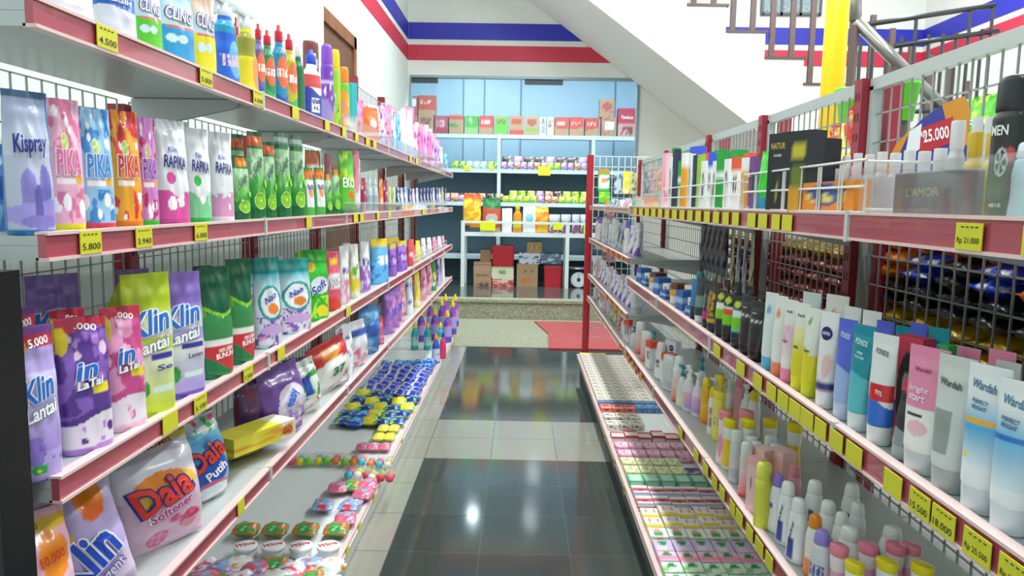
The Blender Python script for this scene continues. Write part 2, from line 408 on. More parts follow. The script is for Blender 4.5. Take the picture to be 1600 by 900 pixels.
def upright(root, X, y, z1, mat=UPR, wd=.045, dp=.05, z0=0):
    m = MB(); m.box(X-dp/2, X+dp/2, y-wd/2, y+wd/2, z0, z1)
    z = z0+.2
    while z < z1-.05:
        for q in (-.011, .008): m.box(X-dp/2-.0012, X+dp/2+.0012, y+q, y+q+.004, z, z+.025, 1)
        z += .06
    m.build('upright', [mat, M('3a1216', .6)], root)
GL = empty('gondola_shelving', (-.9, 1.045, 0)); tag(GL, 'left red-railed wire-backed gondola shelving along the white wall, holding detergents', 'shelving')
def par(root):
    """keep world coordinates for parts of a placed empty"""
    for c in root.children: c.matrix_parent_inverse = root.matrix_world.inverted() if False else Matrix.Translation(-root.location)
for i, (y0, y1) in enumerate(zip(LY, LY[1:])):
    for z in LZ: shelf(GL, -1, LB+.03, LL, y0, y1, z, LH)
    shelf(GL, -1, -1.212, LBASE, y0, y1, .105, .03, 'base_deck', WHITE, clip=False)
    m = MB(); m.box(-1.216, -1.212, y0, y1, 0, .75); m.build('back_panel', WSH, GL)
    m = MB(); m.box(LBASE-.03, LBASE-.02, y0, y1, 0, .105); m.build('kick_plate', M('d5d8d6', .4), GL)
    if i < 4:
        meshpanel(GL, LB, y0+.03, y1-.03, .70, 1.75, .05, .1, WIRE)
    else:
        meshpanel(GL, LB, y0+.03, y1-.03, .70, 2.22, .05, .1, WIRE, None)
for i, y in enumerate(LY):
    upright(GL, LB-.01, y if 0 < i < 7 else (y+.03 if i == 0 else y-.03), 1.74 if i < 4 else 2.27, z0=.66)
par(GL)
# small near white bracket plates seen on left shelf ends are the folded board ends
# dark cabinet edge close on the left
q = hitY(21, 700, 1.0).x; q1 = hitY(10, 425, 1.0).z; m = MB(); m.box(q-.16, q-.004, .97, 1.03, 0, q1, 0); m.box(q-.004, q, .966, 1.034, 0, q1, 1)
tag(m.build('dark_post', [M('1d2126', .4), M('101318', .3)]), 'dark square post standing at the near end of the left shelving', 'post')
# right gondola
RB, RL, RBASE = 1.04, .6, .52
RZ = [1.444, 1.047, .654]; RH = .05
RY = [.45, 1.37, 2.29, 3.21, 4.13]; RY2 = [4.13, 5.33, 6.5]
GR = empty('gondola_shelving', (.8, .45, 0)); tag(GR, 'right red-railed double-sided gondola shelving with wire back, holding cosmetics', 'shelving')
for y0, y1 in zip(RY, RY[1:]):
    for z in RZ:
        shelf(GR, 1, RB-.03, RL, y0, y1, z, RH)
    meshpanel(GR, RB, y0+.03, y1-.03, .2, 1.86, .055, .085, WIRE, FRAME, .0022)
for y0, y1 in zip(RY2, RY2[1:]):
    for z, lz in ((1.455, .03), (1.17, .035), (.855, .035), (.654, .04)):
        shelf(GR, 1, RB-.03, RL+.0, y0, y1, z, lz, railm=M('b07a6a', .3))
    meshpanel(GR, RB, y0+.03, y1-.03, .2, 1.86, .055, .085, WIRE, FRAME, .0022)
for y0, y1 in zip(RY+RY2[1:], RY[1:]+RY2[1:]):
    shelf(GR, 1, RB-.03, RBASE, y0, y1, .14, .03, 'base_deck', WHITE, clip=False)
    m = MB(); m.box(RBASE+.03, RBASE+.04, y0, y1, 0, .14); m.build('kick_plate', M('6f7371', .5), GR)
for y in RY+RY2[1:]: upright(GR, RB-.01, y, 1.885, wd=.05)
par(GR)
# neighbouring side of the gondola (seen through the mesh)
GN = empty('gondola_shelving', (1.3, .5, 0)); tag(GN, 'shelving of the next aisle behind the right wire mesh, holding snacks', 'shelving')
for y0, y1 in zip(RY, RY[1:]):
    for z in (1.40, 1.02, .5):
        if z > 1.3: continue
        m = MB(); m.box(1.09, 1.5, y0+.003, y1-.003, z, z+.02); m.build('shelf', GREY, GN)
for y in RY[1:]:
    m = MB(); m.box(1.085, 1.13, y-.025, y+.025, 0, 1.885); m.build('upright', M('a33040', .35), GN)
par(GN)
# end frame: red post with white grid
ep = hitY(920, 540, 6.62); EX = .6
EN = empty('end_display_rack', (EX, 6.62, 0)); tag(EN, 'red slotted post with white wire grid closing the far end of the right shelving', 'rack')
m = MB(); m.box(-.028, .028, -.025, .025, 0, 1.93)
for k in range(28): m.box(-.0295, .0295, -.01, .01, .1+k*.065, .13+k*.065, 1)
m.build('post', [M('a81f2c', .3), M('5e1018', .5)], EN)
m = MB()
for i in range(13): m.box(.03+i*.055-.003, .03+i*.055+.003, -.003, .003, .3, 1.92)
for i in range(19): m.box(.03, .7, -.003, .003, 1.92-i*.09-.003, 1.92-i*.09+.003)
m.build('wire_grid', M('e8ecea', .35), EN)
# ------------------------------------------------------------ stockroom racks
def rack(name, label, Y, d, xs_, zs_, zt, legw, mat):
    r = empty(name, (0, Y, .245)); tag(r, label, 'rack')
    for z in zs_:
        m = MB(); m.box(xs_[0], xs_[-1], 0, d, z-.245-.03, z-.245, 0); m.box(xs_[0], xs_[-1], -.012, 0, z-.245-.055, z-.245+.005, 0); m.build('shelf', mat, r)
    for x in xs_:
        for y in (-.02, d-.04):
            m = MB(); m.box(x-legw/2, x+legw/2, y, y+legw, 0, zt-.245); m.build('leg', mat, r)
    return r
RKM = M('c9d8da', .4); YB = 11.75
bx = [hitY(p, 300, YB).x for p in (600, 779, 925, 1020)]; bz_ = [hitY(800, p, YB).z for p in (211, 265, 317, 400)]
rack('storage_rack', 'tall pale steel rack against the blue stockroom wall', YB, .5, bx, bz_, bz_[0]+.01, .05, RKM)
YC = 10.95
cx_ = [hitY(p, 400, YC).x for p in (723, 886, 1010)]; cz_ = [hitY(800, p, YC).z for p in (346, 364)]
rack('display_counter', 'low white steel counter frame in front of the stockroom rack', YC, .5, cx_, cz_[1:], cz_[0], .055, M('e2e8e4', .35))
m = MB(); m.box(cx_[0], cx_[2], -.022, .012, cz_[0]-.245-.035, cz_[0]-.245); o = m.build('top_rail', M('e2e8e4', .35), bpy.data.objects['display_counter'])
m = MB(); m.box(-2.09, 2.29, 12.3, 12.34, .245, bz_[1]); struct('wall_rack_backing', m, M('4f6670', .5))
# ------------------------------------------------------------ product kinds (unit space)
POUCH = [(0, .44, .46, 2.6), (.04, .47, .5, 2.6), (.3, .485, .46, 2.4), (.6, .49, .34, 2.2), (.82, .48, .17, 2), (.93, .47, .05, 2), (1, .475, .035, 2)]
SLIM = [(0, .40, .46, 2.8), (.05, .46, .5, 2.6), (.35, .5, .44, 2.4), (.62, .49, .32, 2.2), (.84, .47, .15, 2), (.95, .46, .05, 2), (1, .46, .035, 2)]
PILLOW = [(0, .47, .05, 2), (.05, .48, .12, 2), (.25, .5, .42, 2.3), (.5, .5, .5, 2.3), (.75, .49, .36, 2.2), (.92, .46, .07, 2), (1, .47, .04, 2)]
ROUNDBAG = [(0, .3, .2, 2), (.06, .42, .36, 2.2), (.3, .5, .5, 2.2), (.6, .5, .48, 2.2), (.82, .46, .32, 2), (.94, .42, .06, 2), (1, .43, .04, 2)]
TUBE = [(.17, .40, .44, 2), (.2, .43, .47, 2), (.5, .47, .36, 2), (.8, .49, .17, 2), (.93, .5, .05, 2.5), (1, .5, .04, 3)]
LOTION = [(0, .44, .42, 2.4), (.03, .5, .5, 2.4), (.35, .45, .44, 2.2), (.6, .46, .46, 2.2), (.74, .40, .42, 2), (.8, .30, .34, 2)]
WAVY = [(0, .46, .45, 2.3), (.04, .5, .5, 2.3), (.3, .42, .42, 2.2), (.55, .36, .40, 2.2), (.75, .44, .44, 2.2), (.84, .47, .42, 2.2)]
PUMPB = [(0, .47, .44, 2.4), (.03, .5, .5, 2.4), (.45, .5, .47, 2.3), (.62, .40, .38, 2.1), (.7, .22, .22, 2), (.74, .18, .18, 2)]
SPRAYB = [(0, .47, .44, 2.3), (.03, .5, .5, 2.3), (.35, .48, .46, 2.2), (.5, .38, .40, 2.2), (.62, .42, .40, 2.1), (.70, .28, .28, 2), (.74, .26, .26, 2)]
CAN = [(0, .47, .47, 2), (.02, .5, .5, 2), (.70, .5, .5, 2), (.76, .42, .42, 2)]
CLEANB = [(0, .47, .46, 2.3), (.03, .5, .5, 2.3), (.45, .49, .48, 2.2), (.62, .46, .42, 2), (.76, .24, .24, 2), (.80, .2, .2, 2)]
def cap_m(secs, col, N=16, rough=.3): return ('cap', loft(secs, N), M(col, rough))
def parts_for(kind, cap):
    if kind == 'tube': return [cap_m([(0, .36, .42, 2), (.01, .38, .44, 2), (.165, .41, .46, 2), (.17, .41, .46, 2)], cap)]
    if kind == 'lotion': return [cap_m([(.795, .34, .38, 2), (.81, .36, .40, 2), (.96, .30, .34, 2), (.99, .22, .26, 2), (1, .1, .12, 2)], cap)]
    if kind == 'wavy': return [cap_m([(.84, .47, .42, 2.2), (.90, .49, .44, 2.2), (.99, .50, .46, 2.2), (1, .47, .43, 2.2)], cap)]
    if kind == 'can': return [cap_m([(.75, .45, .45, 2), (.78, .46, .46, 2), (.95, .44, .44, 2), (.99, .36, .36, 2), (1, .25, .25, 2)], cap)]
    if kind == 'cleaner': return [cap_m([(.79, .22, .22, 2), (.81, .26, .26, 2), (.92, .24, .24, 2), (.93, .13, .13, 2), (1, .10, .10, 2)], cap)]
    if kind == 'pump':
        mb = loft([(.73, .22, .22, 2), (.80, .22, .22, 2), (.81, .08, .08, 2), (.90, .08, .08, 2), (.905, .2, .2, 2), (.985, .17, .17, 2), (1, .1, .1, 2)], 14)
        mb.box(-.5, 0, -.09, .09, .93, .975); return [('pump', mb, M(cap, .3))]
    if kind == 'spray':
        mb = loft([(.735, .27, .27, 2), (.80, .27, .27, 2), (.81, .16, .2, 2), (.88, .16, .2, 2)], 14)
        mb.prism([(-.62, .90), (-.55, .985), (.34, 1.0), (.42, .87), (.1, .84), (-.3, .885)], lambda x, z: (x, -.17, z), lambda x, z: (x, .17, z))
        mb.prism([(-.36, .885), (-.24, .885), (-.34, .74), (-.44, .74)], lambda x, z: (x, -.08, z), lambda x, z: (x, .08, z))
        return [('trigger_head', mb, M(cap, .3))]
    if kind == 'bottle_low':
        return [cap_m([(.7, .38, .38, 3), (.72, .42, .42, 3), (.98, .42, .42, 3), (1, .40, .40, 3)], cap)]
    if kind == 'jar': return [cap_m([(.62, .5, .5, 2), (.64, .52, .52, 2), (.96, .52, .52, 2), (1, .48, .48, 2)], cap, 20)]
    return []
SEC = {'pouch': POUCH, 'slim': SLIM, 'pillow': PILLOW, 'roundbag': ROUNDBAG, 'tube': TUBE, 'lotion': LOTION, 'wavy': WAVY, 'pump': PUMPB,
       'spray': SPRAYB, 'can': CAN, 'cleaner': CLEANB,
       'bottle_low': [(0, .47, .45, 3), (.02, .5, .5, 3), (.6, .5, .5, 3), (.7, .38, .38, 3)],
       'jar': [(0, .45, .45, 2), (.04, .48, .48, 2), (.62, .48, .48, 2)]}
NAMES = {'pouch': ('refill_pouch', 'pouch'), 'slim': ('refill_pouch', 'pouch'), 'pillow': ('powder_bag', 'bag'), 'roundbag': ('powder_bag', 'bag'), 'tube': ('squeeze_tube', 'tube'),
         'lotion': ('lotion_bottle', 'bottle'), 'wavy': ('shampoo_bottle', 'bottle'), 'pump': ('pump_bottle', 'bottle'), 'spray': ('spray_bottle', 'bottle'),
         'can': ('spray_can', 'can'), 'cleaner': ('cleaner_bottle', 'bottle'), 'box': ('product_box', 'box'), 'bottle_low': ('perfume_bottle', 'bottle'), 'jar': ('round_tub', 'tub'),
         'packet': ('flat_packet', 'packet')}
D = {}      # design name -> dict
def de(name, kind, desc, base, ops=(), txt=(), cap='ffffff', seed=1, wr=None, cat=None, oname=None, mat=None):
    D[name] = dict(kind=kind, desc=desc, f=design(base, ops, seed), txt=txt, cap=cap, seed=seed, wr=wr, cat=cat, oname=oname, mat=mat)
TM = {}
def surf_y(secs, kind, u, v, t=1):
    if kind in ('box', 'packetbox'): return -.5
    a, b, n = secs_at(secs, v); x = min(.999, abs((u-.5)/a))
    return -b*(1-x**n)**(1/n)
def template(name, lod):
    k = (name, lod)
    if k in TM: return TM[k]
    d = D[name]; kind = d['kind']; out = []
    if kind == 'box':
        n = {0: 24, 1: 10, 2: 5}[lod]; out.append(('body', gridbox(d['f'], n, n, topf=d['f'] if d['oname'] == 'soap_box' else None), d['mat'] or CARD, False))
    else:
        secs = SEC['pillow' if kind == 'packet' else kind]
        N, Rg = {0: (100, 70), 1: (30, 20), 2: (14, 9)}[lod]
        soft = kind in ('pouch', 'slim', 'pillow', 'roundbag', 'packet')
        wr = d['wr'] if d['wr'] is not None else (.10 if soft else 0)
        out.append(('body', loft(secs, N, Rg, wr, d['f'], seed=d['seed']), d['mat'] or PRINT, True))
    for nm, mb, mt in parts_for(kind, d['cap']): out.append((nm, mb, mt, True))
    if lod < 2 or kind == 'box':
        for lay_i, (s, u, v, wu, hv, col, rot, *rest) in enumerate(d['txt']):
            shear = rest[0] if rest else 0; back = rest[1] if len(rest) > 1 else None; bold = rest[2] if len(rest) > 2 else .025
            lays = [] if False else ([(back, .07 if isinstance(back, str) else .05, .022)] if back else [])+[(col, bold, .034)]
            for c, bo, off in [(c, bo, off+.006*lay_i) for c, bo, off in lays]:
                V, P = text_mesh(s, bo, shear) if s != '@disc' else ([(.5*math.cos(2*math.pi*i/26), .5*math.sin(2*math.pi*i/26)) for i in range(26)], [list(range(26))]); mb = MB(); ca, sa = math.cos(R(rot)), math.sin(R(rot)); g = 1 if c == col else 1.07
                asp = .55
                if kind in ('pouch', 'slim', 'pillow', 'roundbag') and wu > .7 and g == 1 : pass
                ush = -.05 if kind in ('pouch', 'slim', 'pillow', 'roundbag') and s != '@disc' else 0; ws = .84 if kind in ('pouch', 'slim', 'pillow', 'roundbag', 'tube') else 1
                for a, b in V:
                    X, Z = a*wu*ws*g*asp, b*hv*g
                    X, Z = X*ca-Z*sa, X*sa+Z*ca
                    uu, vv = u+ush+X/asp, v+Z
                    y = -.5 if kind == 'box' else surf_y(SEC['pillow' if kind == 'packet' else kind], kind, uu, vv)
                    mb.v.append((uu-.5, y-off*(.6 if kind == 'box' else 1)-(.045 if kind in ('pouch', 'slim', 'pillow', 'roundbag') else 0), vv))
                mb.f = P; mb.mi = [0]*len(P)
                out.append(('lettering', mb, M(c, .4), False))
    res = []
    for nm, mb, mt, sm in out:
        me = bpy.data.meshes.new(nm)
        if nm == 'lettering':
            me.from_pydata(mb.v, [], mb.f); me.materials.append(mt); me.update()
        else: me = mb.mesh(nm, mt, sm)
        res.append((nm, me))
    TM[k] = res; return res
ITEMS = []
def put(dn, x, y, z, w, d, h, rz, zone, lean=0, roll=0, lod=1, extra=None, desc=None):
    t = template(dn, lod); dd = D[dn]; nm, cat = NAMES[dd['kind']]
    nm = dd['oname'] or nm; cat = dd['cat'] or cat
    root = bpy.data.objects.new(nm, t[0][1]); COL.objects.link(root)
    root.location = (x, y, z); root.rotation_euler = (lean, roll, rz); root.scale = (w, d, h)
    root['category'] = cat
    for n, me in t[1:]:
        c = bpy.data.objects.new(n, me); COL.objects.link(c); c.parent = root
    ITEMS.append((root, desc or dd['desc'], zone, y, x)); return root
SHX = {}
ZL = {'L1': LZ[0]+LH, 'L2': LZ[1]+LH, 'L3': LZ[2]+LH, 'L4': LZ[3]+LH}
ZR = {'R1': RZ[0]+RH, 'R2': RZ[1]+RH, 'R3': RZ[2]+RH}
for k_ in ZL: ZL[k_] -= .005
for k_ in ZR: ZR[k_] -= .005
ZN = {'L1': 'left top shelf', 'L2': 'left second shelf', 'L3': 'left third shelf', 'L4': 'left fourth shelf', 'R1': 'right top shelf', 'R2': 'right middle shelf', 'R3': 'right third shelf'}
BSTEP = 0.0009
def fit(x0, x1, yt, X, d, rz, h, Z):
    """centre along the shelf and width so that the outline spans columns x0..x1"""
    yc = hitX((x0+x1)/2, yt, X).y; w = .08; tgt = x1-x0; c, s = math.cos(rz), math.sin(rz)
    for _ in range(14):
        zz = Z+h*.5; P_ = []
        for i in range(16):
            t = 2*math.pi*i/16; a, b = w/2*math.cos(t), d/2*math.sin(t)
            P_.append(proj((X+a*c-b*s, yc+a*s+b*c, zz))[0])
        lo_, hi_ = min(P_), max(P_); w = min(.35, max(.02, w*(tgt/(hi_-lo_))**.9)); d = min(d, w*.8)
        mid = (lo_+hi_)/2; g = abs(proj((X, yc+.01, zz))[0]-proj((X, yc, zz))[0])/.01
        e = ((x0+x1)/2-mid)/g; yc += e*(1 if X < 0 else -1)
    return yc, w, d
def bag(sh, dn, x0, x1, yt, back=0, lean=0, roll=0, turn=30, d=None, h=None, desc=None, lod=None, wmul=1.0, zo=0):
    """left side item whose outline spans image columns x0..x1, top at row yt"""
    dd = D[dn]; kind = dd['kind']
    soft = kind in ('pouch', 'slim', 'pillow', 'roundbag')
    d = d or (.055 if soft else .05)
    X = LL-.012-d/2-back; Z = ZL[sh]; ym = (yt+10)
    top = hitX((x0+x1)/2, yt, X).z
    h = h or max(.05, top-Z)
    yc, w, d = fit(x0, x1, yt, X, d, R(90-turn), h, Z); w *= wmul
    if yc > 7.28: return
    if lod is None: lod = 0 if yc < 2.7 else (1 if yc < 4.8 else 2)
    zn = ZN[sh]+(' back row' if back > .04 else '')
    return put(dn, X, yc, Z+zo, max(w, .02), d, h, R(90-turn), zn, lean, roll, lod, desc=desc)
def rt(sh, dn, x0, x1, yt, h=None, back=0, lean=0, roll=0, turn=12, d=.04, desc=None, lod=None, X=None):
    dd = D[dn]; X = X or (RL+.012+d/2+back); Z = ZR[sh]
    top = hitX((x0+x1)/2, yt, X).z; h = h or max(.05, top-Z)
    yc, w, d = fit(x0, x1, yt, X, d, R(-90+turn), h, Z)
    if lod is None: lod = 0 if yc < 1.5 else (1 if yc < 3.6 else 2)
    return put(dn, X, yc, Z, max(w, .015), d, h, R(-90+turn), ZN[sh]+(' back row' if back > .03 else ''), lean, roll, lod, desc=desc)
def tp(sh, dn, px, yt, h, w, d, turn=25, desc=None, lod=None, roll=0, lean=0):
    """right item located by its top point and its real height"""
    Z = ZR[sh]; p = hitZ(px, yt, Z+h)
    if lod is None: lod = 0 if p.y < 1.5 else (1 if p.y < 3.2 else 2)
    return put(dn, p.x, p.y, Z, w, d, h, R(-90+turn), ZN[sh]+(' back row' if p.x > RL+.09 else ''), lean, roll, lod, desc=desc)
# ---- designs: detergents and softeners
de('kispray', 'pouch', 'silver lavender softener pouch with purple flower', 'b9bfd6', [('grad', .55, 1, 'c8d0e2', '8f9fc0'), ('blob', .35, .30, .16, .16, '8d84cf'), ('blob', .7, .34, .13, .15, '7a72c4'), ('blob', .8, .16, .3, .09, '9c90dc'), ('blob', .3, .14, .34, .08, 'a79ae4'), ('blob', .52, .22, .1, .13, '6c62b8'), ('blob', .55, .09, .4, .05, '8a80cc'), ('band', 0, .04, '1f7fc0'), ('rect', .92, 1, 0, 1, '2a6fb0'), ('band', .955, 1, '35597f')],
   [('Kispray', .5, .62, .82, .17, '2c2a86', 3, .15)], seed=2)
def pika(n, desc, base, c2, bot, word, tc, seed):
    de(n, 'pouch', desc, base, [('mottle', .62, 1, c2, .45, 6), ('spots', .66, .95, 7, .035, 'ffffff', c2), ('mottle', .07, .33, c2, .4, 5), ('spots', .08, .3, 8, .05, c2, 'ffffff'), ('rad', .4, .68, .07, 'f6e07a', '8fd08a', 3), ('rect', .1, .6, .36, .40, 'fff4f4'), ('blob', .72, .40, .12, .035, 'f2b23a'), ('band', 0, .07, bot)],
       [(word, .5, .53, .84, .19, tc, 0, .1, 'ffffff')], seed=seed)
pika('pika_pink', 'pink floral softener pouch with yellow base', 'f3b7d0', 'e27aa6', 'e8e01a', 'PIKA', 'f26fa8', 3)
pika('pika_blue', 'blue softener pouch with red base', '9ccdf0', '3b8ed8', 'dc4058', 'PIKA', '3c8fe0', 4)
pika('pika_red', 'orange and red softener pouch', 'f4a92a', 'e23340', 'e8781e', 'PIKA', 'e03a2a', 5)
pika('pika_purple', 'purple and magenta softener pouch with green base', 'd98ad8', 'c02a6a', '2cc832', 'PIKA', '8a3fb8', 6)
def rapika(n, desc, low, bot, seed, word='RAPIKA'):
    de(n, 'pouch', desc, 'eceff2', [('wave', .30, .04, 7, low), ('spots', .08, .32, 6, .05, 'ffffff', low), ('grad', .9, 1, 'eceff2', 'c9d2da'), ('blob', .3, .45, .13, .06, bot), ('band', 0, .07, bot)],
       [('Klin', .45, .72, .3, .05, '2a52a8', -2), (word, .5, .60, .8, .12, '34388a', -4, .1)], seed=seed)
rapika('rapika_pink', 'white laundry starch pouch with magenta flowers', 'e05aa8', 'd84a9c', 7)
rapika('rapika_green', 'white laundry starch pouch with green waves', '7fd29a', '25b83a', 8)
rapika('rapika_rose', 'white laundry starch pouch with red rose', 'e09ac8', 'e8e0ea', 9)
def sunl(n, desc, hdr, seed, word=None):
    de(n, 'slim', desc, '23963c', [('grad', .3, .8, '2fa03a', 'b4dcb0'), ('spots', .28, .5, 7, .05, '6ac82a', '3aa830'), ('mottle', .3, .8, 'd8f0c8', .22, 6), ('over', .84, .02, 6, '1f6a40'), ('wave', .16, .02, 5, '0f7038')]+hdr,
       [('@disc', .45, .22, .78, .2, 'cdea9a', 0), ('@disc', .45, .22, .66, .17, '86cc1e', 0, 0, None, .03), ('@disc', .45, .22, .12, .03, 'e4f6c0', 0, 0, None, .03), ('@disc', .85, .42, .3, .09, 'a8e040', 0), (word or 'Sunlight', .5, .62, .74, .13, '1f5a3a', 32, 0, 'e8f6e4')], seed=seed)
sunl('lime_orange', 'green lime dish soap pouch with orange header', [('band', .84, .95, 'e8641e')], 10)
sunl('lime_grey', 'green lime dish soap pouch with grey top', [('band', .86, 1, '5d8f80'), ('band', .9, .95, 'b9d0c4')], 11)
sunl('lime_small', 'small green lime dish soap pouch with orange tag', [('rect', .2, .8, .84, .98, 'f08a1e')], 12)
de('mid_white', 'pouch', 'small green and white pouch with orange header', '4fae4a', [('rect', .1, .9, .2, .75, 'eef0f6'), ('blob', .5, .5, .25, .12, 'e89a6a'), ('band', .78, .95, 'e8741e'), ('lett', .55, .65, '3a4aa8', 5)], seed=13)
de('eko', 'pouch', 'bright green pouch with white capitals', '58c22c', [('mottle', .1, 1, 'c8ec3a', .35, 6), ('blob', .6, .3, .2, .08, 'e8641e'), ('band', 0, .08, '137a3a')], [('EKO', .5, .5, .8, .16, 'ffffff', 0)], seed=14)
de('pink_tip', 'pouch', 'pink and white dish soap pouch', 'ea8aa0', [('wave', .4, .1, 6, 'f6dfe4'), ('wave', .15, .1, 5, '5ab84a')], seed=15)
de('lantai_purple', 'pouch', 'purple floor cleaner pouch with red 5.000 header', 'b9a6e4', [('grad', .2, .7, 'a98fe0', 'd9cff4'), ('blob', .32, .2, .2, .10, '8a6fc8'), ('spots', .12, .3, 9, .02, '7a4fb0'), ('band', .86, .95, 'd23a5a'), ('blob', .2, .87, .2, .06, 'f2a81e'), ('band', .95, 1, '7b4a9a'), ('blob', .38, .08, .17, .035, '2aa04a'), ('wave', .02, .012, 3, '6a3fc0')],
   [('5.000', .66, .90, .5, .055, 'ffffff', 6), ('Klin', .52, .60, .78, .16, '1f6fd0', 12, .25, 'ffffff'), ('Lantai', .55, .46, .8, .09, 'ffffff', 10, .2, '8a8fa8'), ('+', .38, .08, .14, .03, 'e8e03a', 0)], seed=16)
def lantai2(n, desc, base, c2, c3, seed):
    de(n, 'pouch', desc, base, [('mottle', .3, .9, c2, .5, 5), ('spots', .5, .9, 8, .04, c3, 'f0d0ea'), ('wave', .32, .05, 4, c2), ('wave', .26, .04, 4, 'efe6f2'), ('spots', .08, .22, 5, .03, c3, c2), ('wave', .06, .012, 3, c3), ('over', .90, .03, 5, 'd23a5a'), ('blob', .10, .84, .14, .10, 'f2d81e'), ('rect', .55, .9, .44, .50, 'f0dc2a')],
       [('.000', .6, .93, .5, .05, 'ffffff', -8), ('in', .5, .62, .5, .13, '2a72d8', 6, .2, 'ffffff'), ('LaTai', .55, .52, .6, .06, 'ffffff', 6, .2, '9aa0b8')], seed=seed)
lantai2('lantai_violet', 'violet floor cleaner pouch with yellow bow', '8a5fc0', '5a3590', 'c08ae0', 17)
lantai2('lantai_pink', 'pink blossom floor cleaner pouch with yellow bow', 'e89ac4', 'cf4f8e', 'f6c4dc', 18)
def latas(n, desc, top, low, bot, seed, word):
    de(n, 'pouch', desc, low, [('grad', .1, .45, low, 'e6ecd8'), ('over', .74, .02, 5, top), ('grad', .55, .76, 'f2f4f0', top), ('band', 0, .045, bot), ('blob', .25, .2, .12, .06, '2f9a44'), ('rect', .42, .85, .17, .21, 'd8efe8'), ('rect', .42, .9, .40, .44, '3a3aa0'), ('grad', .93, 1, top, top)],
       [('Klin', .5, .66, .95, .17, '2474d4', 8, .25, 'ffffff'), ('Lantai', .52, .50, .85, .09, 'ffffff', 8, .2, '8a93a8'), (word, .72, .34, .4, .04, '4a4a90', 2)], seed=seed)
latas('latas_lime', 'lime green floor cleaner pouch with blue lettering', 'b9cf2a', 'c8dc4a', 'c4e01a', 19, 'Se')
latas('latas_lav', 'lavender floor cleaner pouch with blue lettering', '8a6fc8', 'b4a4e8', '6a50c0', 20, 'Laven')
de('bunuh', 'slim', 'dark green pouch with red and white base band', '146a3c', [('mottle', .3, .62, '6ab83a', .5, 8), ('blob', .5, .45, .5, .16, '3a8f50'), ('rad', .62, .56, .02, 'ffffff', 'ffffff', 2), ('band', .30, .345, 'eef2ea'), ('wave', .30, .0, 1, 'd2303a'), ('diag', .12, -.22, '147a44'), ('over', .60, .05, 4, '8ad42a'), ('over', .63, .05, 4, '0f5f40')],
   [('100% LEBIH', .66, .26, .5, .035, 'ffffff', 5), ('BUNUH', .62, .21, .6, .05, 'ffffff', 5)], seed=21)
def attack(n, desc, top, seed):
    de(n, 'slim', desc, 'd6dbe6', [('mottle', 0, .35, '7a5ab0', .45, 8), ('mottle', 0, .3, 'e48ac0', .25, 10), ('over', .78, .04, 5, top), ('grad', .6, .82, 'dfe8ee', '3aa8b8'), ('blob', .5, .5, .42, .2, '1f9a9a'), ('blob', .5, .5, .35, .165, 'eef4f8'), ('blob', .55, .43, .2, .06, 'f08a2a'), ('blob', .5, .2, .4, .06, 'c8a8dc')],
       [('Nao', .5, .56, .5, .08, '3a4fa0', 20, .1)], seed=seed)
attack('oval_teal', 'silver teal pouch with oval teal label', '17807c', 22); attack('oval_teal2', 'pale lilac pouch with teal oval label', '2a9490', 23)
de('boom_green', 'pouch', 'bright green pouch with white diagonal lettering', '2fb82a', [('mottle', .05, .35, 'b6e83a', .4, 6), ('blob', .6, .14, .2, .08, 'f2dc2a'), ('blob', .6, .5, .35, .12, 'dfe8f6'), ('over', .80, .02, 5, '1f9a2a'), ('blob', .3, .76, .16, .07, 'f2d23a')], [('Soft', .55, .48, .7, .12, '3a50b0', 25, .1, 'ffffff')], seed=24)
de('boom_red', 'pouch', 'red and white pouch with bold lettering', 'e65a78', [('blob', .5, .5, .5, .14, 'f4eef2'), ('wave', .2, .05, 6, 'e2402a'), ('blob', .5, .82, .3, .07, 'f6d02a')], [('BOOM', .5, .5, .8, .12, 'ffffff', 8, .1, '5a3a8a')], seed=25)
de('clear_pink', 'pouch', 'clear topped pouch with pink flowers', 'e9e9ea', [('mottle', .05, .4, 'e88ab0', .5, 6), ('band', .5, .6, 'f2f2f4'), ('lett', .52, .62, '6a3aa0', 6)], seed=26)
de('clear_yellow', 'slim', 'white pouch with yellow and green print', 'ecebe4', [('mottle', .05, .5, 'e4d43a', .5, 6), ('spots', .3, .6, 4, .05, '6ab83a')], seed=27)
de('clear_violet', 'slim', 'white pouch with violet print', 'e6e4ee', [('mottle', .05, .5, 'a86fd0', .5, 6), ('lett', .55, .66, '4a3aa0', 5)], seed=28)
de('blue_yellow', 'pouch', 'sky blue pouch with yellow header', '5fb4ea', [('mottle', .05, .6, '2a74d0', .4, 6), ('over', .82, .02, 5, 'f0d42a'), ('lett', .45, .6, 'ffffff', 4)], seed=29)
de('violet_yellow', 'pouch', 'violet pouch with yellow header', '9a6ad0', [('mottle', .05, .6, '6a3aa8', .4, 6), ('over', .84, .02, 5, 'f0d42a'), ('lett', .4, .55, 'e8d8f6', 4)], seed=30)
de('red_small', 'slim', 'small red and white pouch', 'e2505a', [('mottle', .1, .6, 'f6e8ea', .35, 6)], seed=31)
de('yellow_small', 'slim', 'small yellow and white pouch', 'f0dc3a', [('mottle', .1, .7, 'f8f4e0', .4, 6)], seed=32)
de('white_small', 'slim', 'small white and violet pouch', 'eeeaf2', [('mottle', .1, .7, 'b49ad8', .35, 8)], seed=33)
